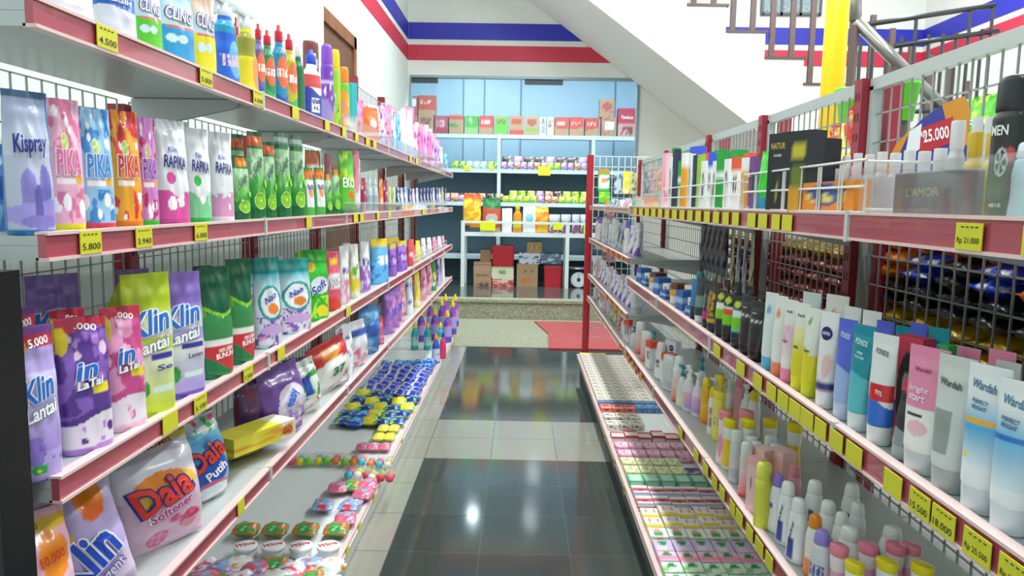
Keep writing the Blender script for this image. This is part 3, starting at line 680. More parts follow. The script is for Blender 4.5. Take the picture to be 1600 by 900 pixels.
# powder bags
de('klin_soft', 'pillow', 'lavender powder bag with orange seal', 'c2b0e2', [('grad', .6, 1, 'c2b0e2', 'b8a8d4'), ('mottle', 0, .28, '9a5fc0', .5, 9), ('mottle', 0, .2, 'e05a8a', .25, 12), ('blob', .72, .84, .16, .13, 'e8861e'), ('blob', .72, .74, .13, .06, 'f06a1a'), ('band', .96, 1, 'd8d02a'), ('diag', .22, .5, 'e2ccec'), ('blob', .3, .64, .14, .06, 'e8c02a')],
   [('Klin', .52, .48, .85, .27, '2350c8', 25, .1, 'f4f6ff', .03), ('softergent', .62, .28, .75, .1, 'eef0fa', 25, .15, '7a70b0', .01), ('60', .3, .64, .15, .05, '5a4a10', 10)], seed=34)
de('klin_pink', 'pillow', 'pink powder bag with orange 10.000 seal', 'e8b0cc', [('mottle', .4, .9, 'f0d0e0', .5, 5), ('band', .86, .95, 'e0b81e'), ('blob', .72, .72, .2, .14, 'f08a1e'), ('wave', .35, .06, 5, 'b79ae0')], [('10.000', .72, .72, .36, .06, 'c8401a', 8), ('Klin', .42, .38, .6, .18, '2350c8', 22, .1, 'ffffff'), ('EKONOMI', .4, .9, .6, .04, '8a5a10', 6)], seed=35)
de('daia_soft', 'pillow', 'big pink powder bag with roses', 'e3bfd6', [('over', .85, .02, 6, 'b8b4c0'), ('grad', .55, .85, 'f0e2ec', 'dfe2ee'), ('rad', .75, .20, .09, 'c83a6a', 'e05a8a', 5), ('rad', .35, .13, .08, 'd45a8a', 'f09ab8', 5), ('rad', .55, .27, .04, 'd45a8a', 'f09ab8', 5), ('blob', .5, .56, .42, .14, 'f6c83a'), ('blob', .45, .64, .3, .09, 'f08a2a'), ('band', .93, 1, 'c8b01e')],
   [('Daia', .5, .55, .82, .26, 'e8402a', 14, .05, '23309a', .03), ('Softener', .56, .38, .66, .08, 'c0408a', 14, .1, 'ffffff', .02), ('EKONOMIS', .5, .945, .7, .04, '7a2a10', 4)], seed=36)
de('daia_putih', 'roundbag', 'sky blue powder bag with red lettering', '7ac8e8', [('over', .82, .02, 6, 'c8dce4'), ('spots', .80, .97, 12, .04, 'e85a6a', '5ab86a', 'f2f2f2'), ('blob', .5, .6, .46, .16, '5aa8dc'), ('blob', .5, .36, .42, .18, '2f5fc8'), ('wave', .2, .05, 5, 'c86a8a'), ('wave', .16, .04, 5, 'e6eef4')],
   [('Daia', .5, .58, .85, .26, 'f04a2a', 22, .05, '23309a', .03), ('Putih', .6, .36, .55, .11, 'ffffff', 22, .05)], seed=37)
de('flat_yellow', 'box', 'long yellow carton lying flat', 'd9cf3a', [('rect', 0, .3, 0, 1, 'e8dc4a'), ('rect', .72, 1, 0, 1, 'eeeacc'), ('blob', .86, .5, .1, .35, 'e8783a'), ('spots', .2, .8, 5, .1, 'e0a02a')], [('GO', .86, .5, .16, .4, 'c03a2a', 0)], seed=38)
de('flat_silver', 'packet', 'silver and yellow packet lying flat', 'd8dadc', [('band', 0, .25, 'e0d02a'), ('lett', .4, .7, '3a4a9a', 9)], seed=39)
de('plum_bag', 'pillow', 'dark plum powder bag', '5a3a6a', [('mottle', .1, .9, '8a2a4a', .3, 5), ('mottle', .1, .9, 'c8a8b0', .15, 7)], seed=40)
de('easy', 'pillow', 'violet and white powder bag with blue lettering', '7a50a8', [('blob', .6, .4, .36, .34, 'e6dcf0'), ('mottle', .05, .4, 'a88ad0', .4, 8), ('spots', .05, .3, 5, .04, '6a3a90')], [('easy', .62, .55, .5, .13, '2a70d0', 55, .1)], seed=41)
de('green_e', 'pillow', 'white powder bag with green print', 'e4eae4', [('mottle', .3, .9, '3aa84a', .4, 7), ('mottle', .05, .3, 'e04a5a', .35, 8), ('rect', .3, .55, .4, .75, '2a50b0')], seed=42)
de('redwhite', 'pillow', 'white powder bag with red top', 'eef0ee', [('over', .62, .06, 5, 'c8282e'), ('mottle', .08, .3, 'd83a4a', .3, 8), ('blob', .5, .78, .25, .09, 'f0a03a')], [('37', .6, .45, .4, .16, '2a7a3a', 0, .1)], seed=43)
de('whitepink', 'pillow', 'white powder bag with pink roses', 'eceaf0', [('mottle', .05, .45, 'e8709a', .4, 7), ('band', .68, .8, '3a5ab0')], seed=44)
de('bluebag', 'pillow', 'blue laundry powder bag', '3f82c8', [('mottle', .05, .9, '7ab4e0', .4, 5), ('blob', .5, .5, .28, .14, '2a5aa8')], seed=45)
de('redbag', 'slim', 'coral red powder bag', 'e0506a', [('mottle', .1, .9, 'f0a0a8', .4, 6)], seed=46)
de('violetbag', 'pillow', 'violet powder bag with blue lettering', 'a87ad8', [('mottle', .05, .9, 'e08ac8', .4, 6), ('lett', .45, .6, '3a50c0', 3)], seed=47)
de('pinkbag', 'pillow', 'pink floral powder bag', 'ee98b8', [('mottle', .05, .9, 'f6d4e0', .45, 7), ('spots', .1, .8, 6, .05, 'd84a80')], seed=48)
de('whiteblue', 'slim', 'white powder bag with navy print', 'eef0f6', [('mottle', .05, .9, '3a5ab0', .3, 7)], seed=49)
de('greenwhite', 'slim', 'green and white powder bag', '2f9a4a', [('mottle', .1, .6, 'f0f4ea', .45, 6), ('blob', .5, .5, .2, .1, 'f0dc2a')], seed=50)
# top left cleaners
de('kaca', 'pouch', 'white and blue glass cleaner pouch', 'd9dce8', [('band', .42, .80, '2360b8'), ('wave', .44, .04, 4, 'd4d6e6'), ('blob', .7, .82, .3, .05, 'f08a6a')], [('KACA', .5, .66, .5, .07, 'ffffff', -5), ('BERSIH', .5, .56, .75, .07, 'ffffff', -5)], seed=51)
de('cleary', 'pouch', 'white pouch with yellow band', 'e0dfe6', [('band', .6, .75, 'f0d81e')], seed=52)
def cling(n, desc, top, low, seed):
    de(n, 'pouch', desc, low, [('grad', .45, 1, 'cfe4ea', top), ('wave', .38, .02, 4, low), ('rect', .1, .9, .42, .45, 'e07a6a'), ('band', 0, .05, low), ('blob', .22, .3, .14, .05, 'd8eef4'), ('blob', .5, .3, .14, .05, 'd8eef4')],
       [('CLING', .5, .58, .85, .15, 'f4f2fa', -6, .1, '6a4a9a')], seed=seed)
cling('cling_green', 'green and white cleaner pouch', 'dfe8ea', '5ac82a', 53); cling('cling_blue', 'sky blue cleaner pouch with white lettering', '8ac8ec', '2f9cd8', 54); cling('cling_yellow', 'yellow and orange cleaner pouch', 'f4b07a', 'eedc22', 55)
de('spray_blue', 'spray', 'blue trigger spray bottle with clear head', '1a62d8', [('over', .55, .0, 1, '1a9ac8'), ('blob', .7, .28, .3, .2, '6ab4f0'), ('lett', .2, .32, 'f0c8d0', 6), ('over', .69, 0, 1, '1f60e0')], cap='dfe6ea')
de('spray_yellow', 'spray', 'yellow trigger spray bottle with clear head', 'ecd81e', [('band', .42, .7, '9a9a2a'), ('blob', .75, .25, .25, .2, 'f09a5a'), ('over', .69, 0, 1, 'f0e21e')], cap='e4e8e6')
def wz(n, desc, b, seed): de(n, 'cleaner', desc, b, [('blob', .5, .42, .38, .2, 'ee6a3a'), ('lett', .36, .46, 'ffffff', 5), ('wave', .14, .03, 5, '2a50b0' if seed % 2 else '3ab04a')], cap='d02038', seed=seed)
wz('wz_purple', 'red capped bottle with violet label', '6a60a0', 57); wz('wz_green', 'red capped green bottle with orange label', '1f8a50', 58); wz('wz_teal', 'red capped teal bottle with orange label', '1a86b0', 59); wz('wz_yel', 'red capped yellow bottle with orange label', 'c8b41e', 60)
de('green_bot', 'cleaner', 'dark green bottle', '12693a', [], cap='d8dcd8')
de('vixal', 'cleaner', 'white and blue bottle with red label', 'e6e8f0', [('band', .45, .64, 'd84a4a'), ('wave', .40, .05, 5, '2f3fa8'), ('rect', .25, .7, .1, .3, 'f0f2f6')], [('Vixal', .5, .26, .5, .08, '2a3a90', 8), ('1L', .5, .16, .3, .05, '2a3a90', 0)], cap='2a4fc8')
de('ball_can', 'jar', 'round brown topped canister', '5a8a50', cap='7a4038')
de('purple_can', 'can', 'tall purple aerosol can', '7a3ab8', [('spots', .3, .7, 5, .03, 'ffffff'), ('band', .5, .56, 'd8c8f0'), ('wave', .25, .08, 5, '9a8ac8')], cap='8a4ac8')
de('lime_can', 'can', 'lime green and yellow aerosol can', '9ad42a', [('spots', .05, .5, 8, .05, 'f2c02a', '3a8a3a', 'f0dce0')], cap='e8d01e')
de('orange_can', 'can', 'orange and green aerosol can', '6ac43a', [('wave', .6, .05, 5, 'f0a03a'), ('spots', .1, .5, 6, .05, 'e8e02a', 'e88ab0')], cap='f08a2a')
de('teal_box', 'box', 'teal and white carton', '2ab0b8', [('wave', .3, .1, 5, 'e8f0f0')], seed=66)
de('orange_pouch', 'pouch', 'orange refill pouch with white bow', 'f06a1e', [('blob', .5, .55, .2, .12, 'ffe0d0')], seed=67)
for i, (a, b) in enumerate((('f2a8c4', 'd84a90'), ('e6e8f4', '5a8ae0'), ('e8d8f0', 'a03ab0'), ('8ad4f0', '2a80d0'), ('f0f0f4', 'c8ccd8'), ('f48ac0', 'c82a8a'), ('f4b0d0', '8a4ac0'), ('c8b0ec', '5a2a9a'))):
    de('mix%d' % i, 'slim', ['soft pink pouch', 'white and blue pouch', 'lilac and magenta pouch', 'sky blue pouch', 'plain white pouch', 'hot pink pouch', 'pink and violet pouch', 'lavender pouch'][i], a, [('mottle', .05, .95, b, .38, 6), ('mottle', .05, .95, 'ffffff', .12, 9)], seed=70+i)
de('tiny_red', 'slim', 'small maroon sachet', 'a02a50', [('mottle', 0, 1, 'e8d0d8', .3, 5)], seed=80)
de('tiny_glass', 'cleaner', 'small clear grey bottle', 'c8d4dc', [('band', .2, .5, 'a8b8c4')], cap='e8ecf0')
de('tiny_navy', 'slim', 'small navy and white sachet', '2f3f80', [('mottle', .2, 1, 'e6e6ee', .4, 5), ('mottle', .2, 1, 'e87a5a', .15, 7)], seed=82)
de('tiny_lime', 'slim', 'small pale lime sachet', 'd4dc9a', [('mottle', .2, 1, '4a4a50', .3, 5)], seed=83)
de('tiny_orange', 'slim', 'small orange sachet', 'e8803a', [('mottle', .2, 1, 'f4e0d0', .3, 5)], seed=84)
de('snack_yel', 'box', 'yellow and red carton strip', 'e8d02a', [('band', .3, .6, 'd8402a')], seed=85)

# ---- left shelf 1
T = [('cleary', 60, 146, -40), ('kaca', 142, 212, -45), ('cling_green', 206, 252, -40), ('cling_blue', 243, 303, -30), ('cling_yellow', 296, 336, -25),
     ('spray_blue', 330, 372, -12), ('spray_yellow', 367, 402, 10), ('wz_purple', 394, 414, 38), ('wz_green', 406, 430, 48), ('wz_teal', 423, 449, 40), ('wz_yel', 440, 464, 54), ('green_bot', 456, 476, 66), ('vixal', 470, 502, 78),
     ('purple_can', 501, 521, 70), ('lime_can', 517, 532, 78), ('orange_can', 530, 546, 105), ('teal_box', 545, 556, 130)]
for n, a, b, yt in T: bag('L1', n, a, b, yt)
for n, a, b, yt, bk in (('ball_can', 474, 498, 66, .09), ('spray_yellow', 318, 340, 8, .08), ('wz_teal', 362, 378, 28, .09), ('green_bot', 484, 501, 84, .06)): bag('L1', n, a, b, yt, back=bk)
T = [('mix0', 556, 566, 160), ('orange_pouch', 566, 592, 168), ('mix2', 592, 602, 165), ('mix0', 600, 612, 168), ('mix1', 610, 619, 172), ('mix3', 617, 626, 178), ('mix4', 624, 636, 170), ('mix4', 634, 646, 172), ('mix2', 644, 653, 195), ('mix5', 651, 661, 198), ('mix6', 659, 668, 199), ('mix5', 666, 674, 205), ('mix6', 672, 680, 212), ('mix7', 678, 686, 222), ('mix1', 685, 693, 230), ('mix3', 692, 700, 240)]
for n, a, b, yt in T:
    bag('L1', n, a, b, yt); bag('L1', rnd.choice(['mix0', 'mix2', 'mix5', 'mix6', 'mix4']), a+2, b+3, yt-4, back=.07)
# ---- left shelf 2
T = [('kispray', 2, 82, 143), ('pika_pink', 74, 130, 156), ('pika_blue', 121, 177, 170), ('pika_red', 171, 220, 174), ('pika_purple', 215, 246, 184), ('rapika_pink', 240, 294, 188), ('rapika_green', 287, 329, 201), ('rapika_rose', 324, 364, 207),
     ('lime_small', 361, 390, 244), ('lime_orange', 384, 414, 206), ('lime_orange', 408, 431, 222), ('lime_grey', 426, 454, 208), ('lime_grey', 450, 476, 212), ('mid_white', 473, 491, 262), ('mid_white', 488, 508, 262), ('lime_small', 506, 519, 270), ('lime_small', 517, 531, 262), ('eko', 526, 554, 236), ('pink_tip', 548, 563, 234)]
for n, a, b, yt in T: bag('L2', n, a, b, yt)
for n, a, b, yt, bk in (('bluebag', -24, 18, 225, .09), ('lime_orange', 360, 384, 210, .09), ('mid_white', 474, 502, 235, .08), ('pika_red', 120, 160, 168, .08), ('pink_tip', 505, 520, 240, .08), ('rapika_pink', 262, 300, 190, .07)): bag('L2', n, a, b, yt, back=bk)
T = [('tiny_red', 563, 573, 278), ('tiny_glass', 573, 582, 278), ('tiny_glass', 582, 591, 279), ('tiny_orange', 591, 599, 279), ('tiny_red', 598, 606, 281), ('tiny_lime', 606, 612, 291), ('tiny_lime', 612, 618, 292)]
for n, a, b, yt in T: bag('L2', n, a, b, yt)
x = 618
while x < 694:
    wpx = 6.5-(x-618)*.03
    bag('L2', rnd.choice(['tiny_navy', 'tiny_navy', 'tiny_lime', 'tiny_orange', 'mix1']), x, x+wpx, 292+rnd.random()*3); x += wpx
# ---- left shelf 3
T = [('lantai_purple', 10, 92, 508), ('lantai_violet', 84, 173, 494), ('lantai_pink', 154, 226, 478), ('latas_lime', 187, 271, 426), ('latas_lav', 240, 318, 425), ('bunuh', 304, 363, 416), ('bunuh', 350, 396, 404), ('oval_teal', 393, 440, 402), ('oval_teal2', 430, 486, 404), ('boom_green', 468, 513, 390), ('boom_red', 505, 532, 392), ('clear_pink', 527, 546, 384), ('clear_yellow', 544, 562, 381), ('clear_violet', 560, 579, 377), ('blue_yellow', 577, 607, 373)]
for n, a, b, yt in T: bag('L3', n, a, b, yt)
T = [('violet_yellow', 606, 620, 380), ('violet_yellow', 618, 636, 376), ('red_small', 634, 649, 374), ('yellow_small', 647, 658, 376), ('white_small', 656, 666, 372), ('white_small', 665, 675, 371), ('mix0', 674, 683, 370), ('mix4', 682, 690, 369), ('mix0', 689, 695, 368)]
for n, a, b, yt in T: bag('L3', n, a, b, yt)
for n, a, b, yt, bk, rl in (('latas_lav', 40, 130, 428, .20, 0), ('latas_lime', 85, 175, 440, .14, .5), ('lantai_purple', 0, 64, 480, .07, 0), ('lantai_pink', 78, 140, 482, .07, 0), ('latas_lav', 182, 240, 420, .1, 0), ('oval_teal', 370, 420, 404, .09, 0), ('clear_violet', 420, 446, 400, .08, 0), ('eko', 458, 480, 394, .1, 0), ('bunuh', 300, 335, 415, .09, 0), ('clear_pink', 532, 550, 380, .07, 0), ('violet_yellow', 600, 625, 372, .07, 0)):
    bag('L3', n, a, b, yt, back=bk, roll=rl)
# ---- left shelf 4
bag('L4', 'klin_pink', -20, 125, 805, d=.08, lean=-.1)
bag('L4', 'klin_soft', 78, 222, 738, d=.08, lean=-.1, roll=-.2, turn=40)
bag('L4', 'daia_soft', 190, 320, 684, d=.09, lean=-.08, roll=-.1, turn=32, back=.01)
bag('L4', 'daia_putih', 278, 362, 648, d=.09, back=.03, roll=-.12, lean=-.08, turn=28)
bag('L4', 'plum_bag', 190, 250, 690, d=.09, back=.12); bag('L4', 'plum_bag', 365, 412, 575, d=.09, back=.07); bag('L4', 'klin_soft', 60, 120, 800, d=.08, back=.12)
bag('L4', 'easy', 404, 478, 568, d=.09, roll=-.12, turn=25); bag('L4', 'clear_yellow', 398, 428, 612, d=.06, back=.07); bag('L4', 'green_e', 455, 505, 560, d=.08, roll=-.2)
bag('L4', 'redwhite', 478, 548, 532, d=.09, roll=-.15, turn=20); bag('L4', 'whiteblue', 520, 552, 506, d=.06); bag('L4', 'whitepink', 540, 576, 500, d=.06, roll=-.1)
T = [('bluebag', 556, 594, 478), ('redbag', 584, 600, 494), ('violetbag', 596, 620, 455), ('violetbag', 608, 628, 448), ('pinkbag', 620, 634, 442), ('whiteblue', 632, 646, 432), ('yellow_small', 645, 657, 424), ('pinkbag', 655, 667, 418), ('pinkbag', 665, 675, 412), ('greenwhite', 672, 682, 408), ('mix7', 681, 689, 404), ('mix4', 688, 695, 400), ('mix0', 694, 700, 398)]
for n, a, b, yt in T: bag('L4', n, a, b, yt, d=.07)
for n, a, b, yt in (('pinkbag', 610, 632, 440), ('whiteblue', 560, 585, 480), ('plum_bag', 440, 480, 560), ('redbag', 640, 655, 425)): bag('L4', n, a, b, yt, back=.09)
p = hitX(398, 690, -.76)
put('flat_yellow', -.76, p.y, ZL['L4']+.045, .24, .09, .05, R(90-25), 'left fourth shelf', lod=1)
put('flat_silver', -.76, p.y, ZL['L4']+.035, .2, .08, .09, R(90-25), 'left fourth shelf', lean=-1.45, lod=1)
# ------------------------------------------------------------ left base deck goods
BZ = .136
def flat(dn, x, y, w, d, h, rz=0, zone='left base deck', z=BZ, lod=2, desc=None):
    """packet lying on its back: local height runs along y"""
    o = put(dn, x, y, z+h/2, w, h, d, 0, zone, lod=lod, desc=desc)
    dirv = Vector((-math.sin(rz), math.cos(rz), 0)); o.rotation_euler = (-R(90), 0, rz); o.rotation_euler = (R(-90), 0, rz)
    # lying: local z -> world y direction
    o.rotation_euler = Euler((R(-90), 0, rz)); o.location = Vector((x, y, z+h/2))-dirv*(d/2)
    return o
for i, (a, b) in enumerate((('2a3fb0', 'e8e8f4'), ('2f4ac0', '3ac0d0'), ('f0dc2a', '5ac83a'), ('243a9a', '7ad03a'), ('e86a8a', '5ac0e0'), ('3aa850', 'e8703a'), ('e8e6ee', 'e04a6a'), ('8ab8e8', 'e84a5a'), ('e8f0f0', 'f09a3a'))):
    de('pk%d' % i, 'packet', ['dark blue detergent sachet strip', 'blue and cyan sachet strip', 'yellow and green sponge packet', 'navy and lime packet', 'pink and blue scourer packet', 'green packet with orange print', 'white and red packet', 'pale blue packet with red print', 'white packet with orange print'][i],
       a, [('mottle', 0, 1, b, .38, 5), ('mottle', 0, 1, 'f4f4f4', .18, 9)], seed=100+i, wr=.25, oname='packet', cat='packet')
de('tub', 'jar', 'round white tub with red script on its lid', 'eceff0', cap='f4f5f5')
# tubs with red lettering on the lid
TM_ = None
for k, px in enumerate((384, 427, 470, 513)):
    p = hitZ(px, 853, BZ+.035)
    o = put('tub', p.x, p.y, BZ, .085, .085, .04, 0, 'left base deck', lod=1)
    V, P = text_mesh('Wings', .03, .3); mb = MB(); mb.v = [((a*.85)*math.cos(.5)-b*.42*math.sin(.5), a*.85*math.sin(.5)+b*.42*math.cos(.5), 1.012) for a, b in V]; mb.f = P
    me = bpy.data.meshes.new('lettering'); me.from_pydata(mb.v, [], mb.f); me.materials.append(M('d02030', .4)); c = link('lettering', me, o)
for k, px in enumerate((478, 520)):
    p = hitZ(px, 878, BZ+.035); put('tub', p.x, p.y-.01, BZ, .085, .085, .04, 0, 'left base deck', lod=1)
# row of green packets
for k, px in enumerate((385, 430, 478, 526)):
    p = hitZ(px, 826, BZ+.03); flat('pk5', p.x, p.y, .1, .09, .055, lod=1)
for k in range(16):
    p = hitZ(318+(k % 8)*28, 882+(k//8)*22+(k % 2)*6, BZ+.03); flat(['pk6', 'pk8', 'pk5', 'pk7', 'pk4'][k*3 % 5], p.x, p.y, .1, .1, .055, rz=.3*(-1)**k, lod=1)
for k, (px, py, dn) in enumerate(((505, 787, 'pk7'), (548, 787, 'pk7'), (540, 808, 'pk4'), (568, 770, 'pk4'), (528, 760, 'pk4'), (550, 757, 'pk5'), (574, 755, 'pk4'))):
    p = hitZ(px, py, BZ+.03); flat(dn, p.x, p.y, .09, .11, .05, rz=.15*(-1)**k, lod=1)
# nets of coloured sponge balls
def net(px, py, n, cols):
    p = hitZ(px, py, BZ+.03); root = empty('scourer_ball_pack', (p.x, p.y, BZ)); root['category'] = 'pack'
    for i in range(n):
        mb = loft([(-.5, .02, .02, 2), (-.4, .3, .3, 2), (-.25, .43, .43, 2), (0, .5, .5, 2), (.25, .43, .43, 2), (.4, .3, .3, 2), (.5, .02, .02, 2)], 14)
        o = mb.build('ball', M(cols[i % len(cols)], .6), root, True); o.scale = (.042,)*3; o.location = (-.022*(n//2-1)+.044*(i % (n//2)), -.022+.044*(i//(n//2)), .023)
    mb = MB(); w_ = .024*(n//2); mb.box(-w_, w_, -.045, .045, .047, .048); mb.build('film', ACRYL, root)
    ITEMS.append((root, 'clear pack of coloured scourer balls', 'left base deck', p.y, p.x))
BC = ['f05a8a', 'f0d82a', '7ad43a', 'f08a3a', '4ac0d8', 'f0f0e8', 'e84a5a']
for k, (px, py) in enumerate(((470, 717), (512, 716), (553, 718), (593, 722), (560, 738), (596, 742))):
    net(px, py, 6, BC[k:]+BC[:k])
for k, px in enumerate((566, 584, 602)):
    p = hitZ(px, 696, BZ+.03); flat('pk4', p.x, p.y, .062, .085, .045, lod=1)
de('yelpk', 'packet', 'plain yellow packet', 'e6dc1e', [('mottle', 0, 1, 'f2ec8a', .3, 5)], seed=250, oname='packet', cat='packet')
for px, py in ((592, 680), (609, 680), (599, 667), (616, 667)):
    p = hitZ(px, py, BZ+.03); flat('yelpk', p.x, p.y, .065, .1, .045, lod=1)
for k in range(22):
    c, r = k % 5, k//5; p = hitZ(536+c*21+r*8, 657-r*11+(c % 2)*2, BZ+.03)
    if p.x < LBASE-.03: flat(['pk3', 'pk3', 'pk2', 'pk1'][(k*7+r) % 4] if r < 2 else ['pk2', 'pk3'][k % 2], p.x, p.y, .1, .13, .055, rz=.2*(-1)**k, lod=1)
for k in range(44):
    c, r = k % 5, k//5; Y = 4.05+r*.125; X = -.735-c*.085
    flat('pk0' if r < 7 else 'pk1', X+.008*math.sin(k*3), Y+1.0, .088, .14, .055+.01*math.sin(k), rz=.12*math.sin(k*5), lod=1)
# bottles and cans at the far end of the base
de('teal_bot', 'cleaner', 'teal floor cleaner bottle with yellow cap', '2ab0a8', [('band', .15, .45, '9adcd4'), ('blob', .5, .4, .2, .06, 'e86a9a')], cap='f0d41e')
de('purple_bot', 'cleaner', 'purple floor cleaner bottle with yellow cap', '6a4ab8', [('band', .2, .5, 'a8a0e0'), ('blob', .5, .55, .3, .06, 'e0407a')], cap='f0d41e')
de('clear_bot', 'cleaner', 'clear blue bottle with orange cap', '3a50c0', [('band', .05, .5, 'd4d8ee'), ('blob', .5, .32, .2, .04, 'd83a5a')], cap='f09a2a')
de('magenta_bot', 'cleaner', 'magenta bottle', 'e0407a', [], cap='4a4ac0')
def bb(dn, px, yb, h, w):
    p = hitZ(px, yb, BZ); put(dn, p.x, p.y, BZ, w, w*.8, h, R(50), 'left base deck', lod=1)
bb('clear_bot', 681, 567, .25, .075); bb('magenta_bot', 692, 560, .24, .06)
for px in (648, 668, 688): bb('teal_bot', px, 545, .25, .075)
for k, (px, yb) in enumerate(((658, 532), (679, 530), (699, 534), (672, 520), (690, 520), (707, 522), (696, 510), (711, 510))): bb('purple_bot', px, yb, .36 if k > 2 else .31, .09)
# ------------------------------------------------------------ right top shelf
de('men', 'can', 'tall black body spray canister', '17181c', [('blob', .75, .45, .12, .05, 'c03a3a'), ('rad', .55, .40, .1, 'b8c0c4', '17181c', 5)], [('MEN', .45, .62, .5, .07, 'e8eaea', 0), ('4810', .5, .1, .34, .03, 'c8ccd0', 0)], cap='1c1d22', oname='spray_can', cat='can')
de('clearbot', 'lotion', 'pale translucent blue bottle', 'a8c4d0', cap='d6e2e8')
de('lamor', 'box', 'dark maroon perfume gift box with gold lettering', '3a3338', [('band', 0, .35, '4e2a30'), ('band', .97, 1, 'b8b0b4')], [("L'AMOR", .5, .55, .55, .2, 'a08a4a', 0), ('EAU DE PARFUM', .5, .16, .4, .06, '8a8080', 0)])
de('natur', 'box', 'black hair care box with gold lettering', '1f2428', [('blob', .5, .25, .16, .06, 'b8a83a'), ('blob', .55, .42, .12, .05, '3a4a2a'), ('band', .55, .58, 'b8bcbe')], [('NATUR', .5, .84, .7, .08, 'c8b04a', 0), ('HAIR', .5, .72, .4, .035, 'd8d8d8', 0)], oname='hair_colour_box')
de('natur2', 'box', 'black hair care box with olive label', '23282e', [('rect', .1, .45, .78, .9, 'c8b82a'), ('rect', .05, .4, .35, .62, '6a7a2a'), ('rect', 0, .35, 0, .3, 'd89a2a')], oname='hair_colour_box')
de('brightgreen', 'pouch', 'bright green pouch', '3ad02a', [('wave', .3, .1, 4, '2a9ac0')])
de('orangebox', 'box', 'orange and blue carton behind the wire basket', 'e88a1e', [('blob', .5, .6, .35, .35, '3a4a9a'), ('lett', .35, .6, 'f0dc6a', 7)])
de('violet_lit', 'bottle_low', 'small violet bottle with silver cap', '9a7ab8', cap='c8c4c8'); de('perf_silver', 'bottle_low', 'small perfume bottle with silver cap', 'b8b8c0', cap='d4d4d6')
de('perf_gold', 'bottle_low', 'small perfume bottle with gold cap', 'c8b04a', cap='c8a82a')
BX = [('hb_pink', 'f2b8c4', [('mottle', .2, .8, 'd86a8a', .3, 5)], 'pink and white cosmetic box'), ('hb_white', 'eeeff0', [('lett', .3, .7, '5a5a60', 4)], 'white cosmetic box'), ('hb_navy', '2a3350', [('mottle', .2, .6, '8a8ab0', .25, 5)], 'navy cosmetic box'),
      ('hb_green', 'eef0ee', [('band', .72, 1, '1fa03a'), ('lett', .4, .6, '3a3a3a', 3)], 'white cosmetic box with green top'), ('hb_orange', 'f0a01e', [('band', .8, 1, 'f2f2f0')], 'orange cosmetic box with white top'), ('hb_lime', '9ac83a', [('mottle', .1, .7, '3a8a3a', .35, 5)], 'lime cosmetic box'),
      ('hb_red', 'eef0f0', [('band', .78, 1, 'f05a3a'), ('lett', .4, .62, '3a3a3a', 3)], 'white cosmetic box with coral top'), ('hb_blue', 'eef0f0', [('band', .78, 1, '3a5ae0'), ('lett', .4, .62, '6a3a3a', 3)], 'white cosmetic box with blue top'), ('hb_full', '1fa03a', [('band', .60, .64, 'f0f0f0')], 'plain green cosmetic box'), ('hb_vio', '7a4a90', [('mottle', .2, .7, '3a3a5a', .4, 4)], 'violet cosmetic box')]
for i, (n, b, o, ds) in enumerate(BX): de(n, 'box', ds, b, o, seed=120+i)
T = [('men', 1540, 1606, 120, .12), ('lamor', 1412, 1530, 268, .03)]
rt('R1', 'men', 1547, 1612, 120, d=.052, turn=20)
rt('R1', 'lamor', 1412, 1518, 268, d=.04, turn=0)
rt('R1', 'clearbot', 1578, 1625, 222, d=.05, turn=10)
for n, a, b, yt in (('natur2', 1243, 1302, 219), ('natur', 1207, 1246, 210)): rt('R1', n, a, b, yt, d=.05, turn=26)
rt('R1', 'natur', 1228, 1280, 206, d=.05, back=.07, turn=26)
rt('R1', 'brightgreen', 1184, 1208, 236, d=.04)
rt('R1', 'orangebox', 1258, 1348, 284, d=.03, turn=0)
for k in range(5): rt('R1', 'violet_lit', 1268+k*15, 1282+k*15, 268-k*2, d=.02, back=.05)
x = 1282; k = 0
while x < 1540:
    wd = 15+(x-1282)*.06
    rt('R1', 'perf_gold' if 1505 < x < 1540 else 'perf_silver', x, x+wd-2, (246-(x-1282)*.06-(k % 2)*3 if x < 1478 else 190 if x < 1505 else 208), d=.03, back=.06, turn=0); x += wd; k += 1
for k in range(2): rt('R1', 'perf_silver', 1512+k*20, 1531+k*20, 184, d=.03, back=.13, turn=0)
T = [('hb_pink', 1036, 1047, 240), ('hb_white', 1046, 1053, 246), ('hb_navy', 1052, 1061, 234), ('hb_full', 1060, 1067, 252), ('hb_orange', 1066, 1077, 240), ('hb_white', 1076, 1084, 241), ('hb_navy', 1083, 1091, 243), ('hb_lime', 1090, 1099, 242), ('hb_white', 1097, 1109, 252), ('hb_blue', 1107, 1116, 240), ('hb_white', 1114, 1123, 252), ('hb_full', 1121, 1134, 238), ('hb_white', 1133, 1146, 249), ('hb_red', 1145, 1162, 246), ('hb_orange', 1160, 1174, 247), ('hb_vio', 1172, 1184, 245)]
for n, a, b, yt in T: rt('R1', n, a, b, yt, d=.045, turn=16)
for n, a, b, yt in (('hb_green', 1050, 1060, 232), ('hb_blue', 1080, 1098, 230), ('hb_red', 1098, 1110, 240), ('hb_blue', 1108, 1117, 238), ('hb_green', 1117, 1134, 235), ('hb_vio', 1134, 1142, 239), ('hb_green', 1143, 1163, 235), ('hb_red', 1163, 1178, 240)): rt('R1', n, a, b, yt, d=.04, back=.09, turn=16)
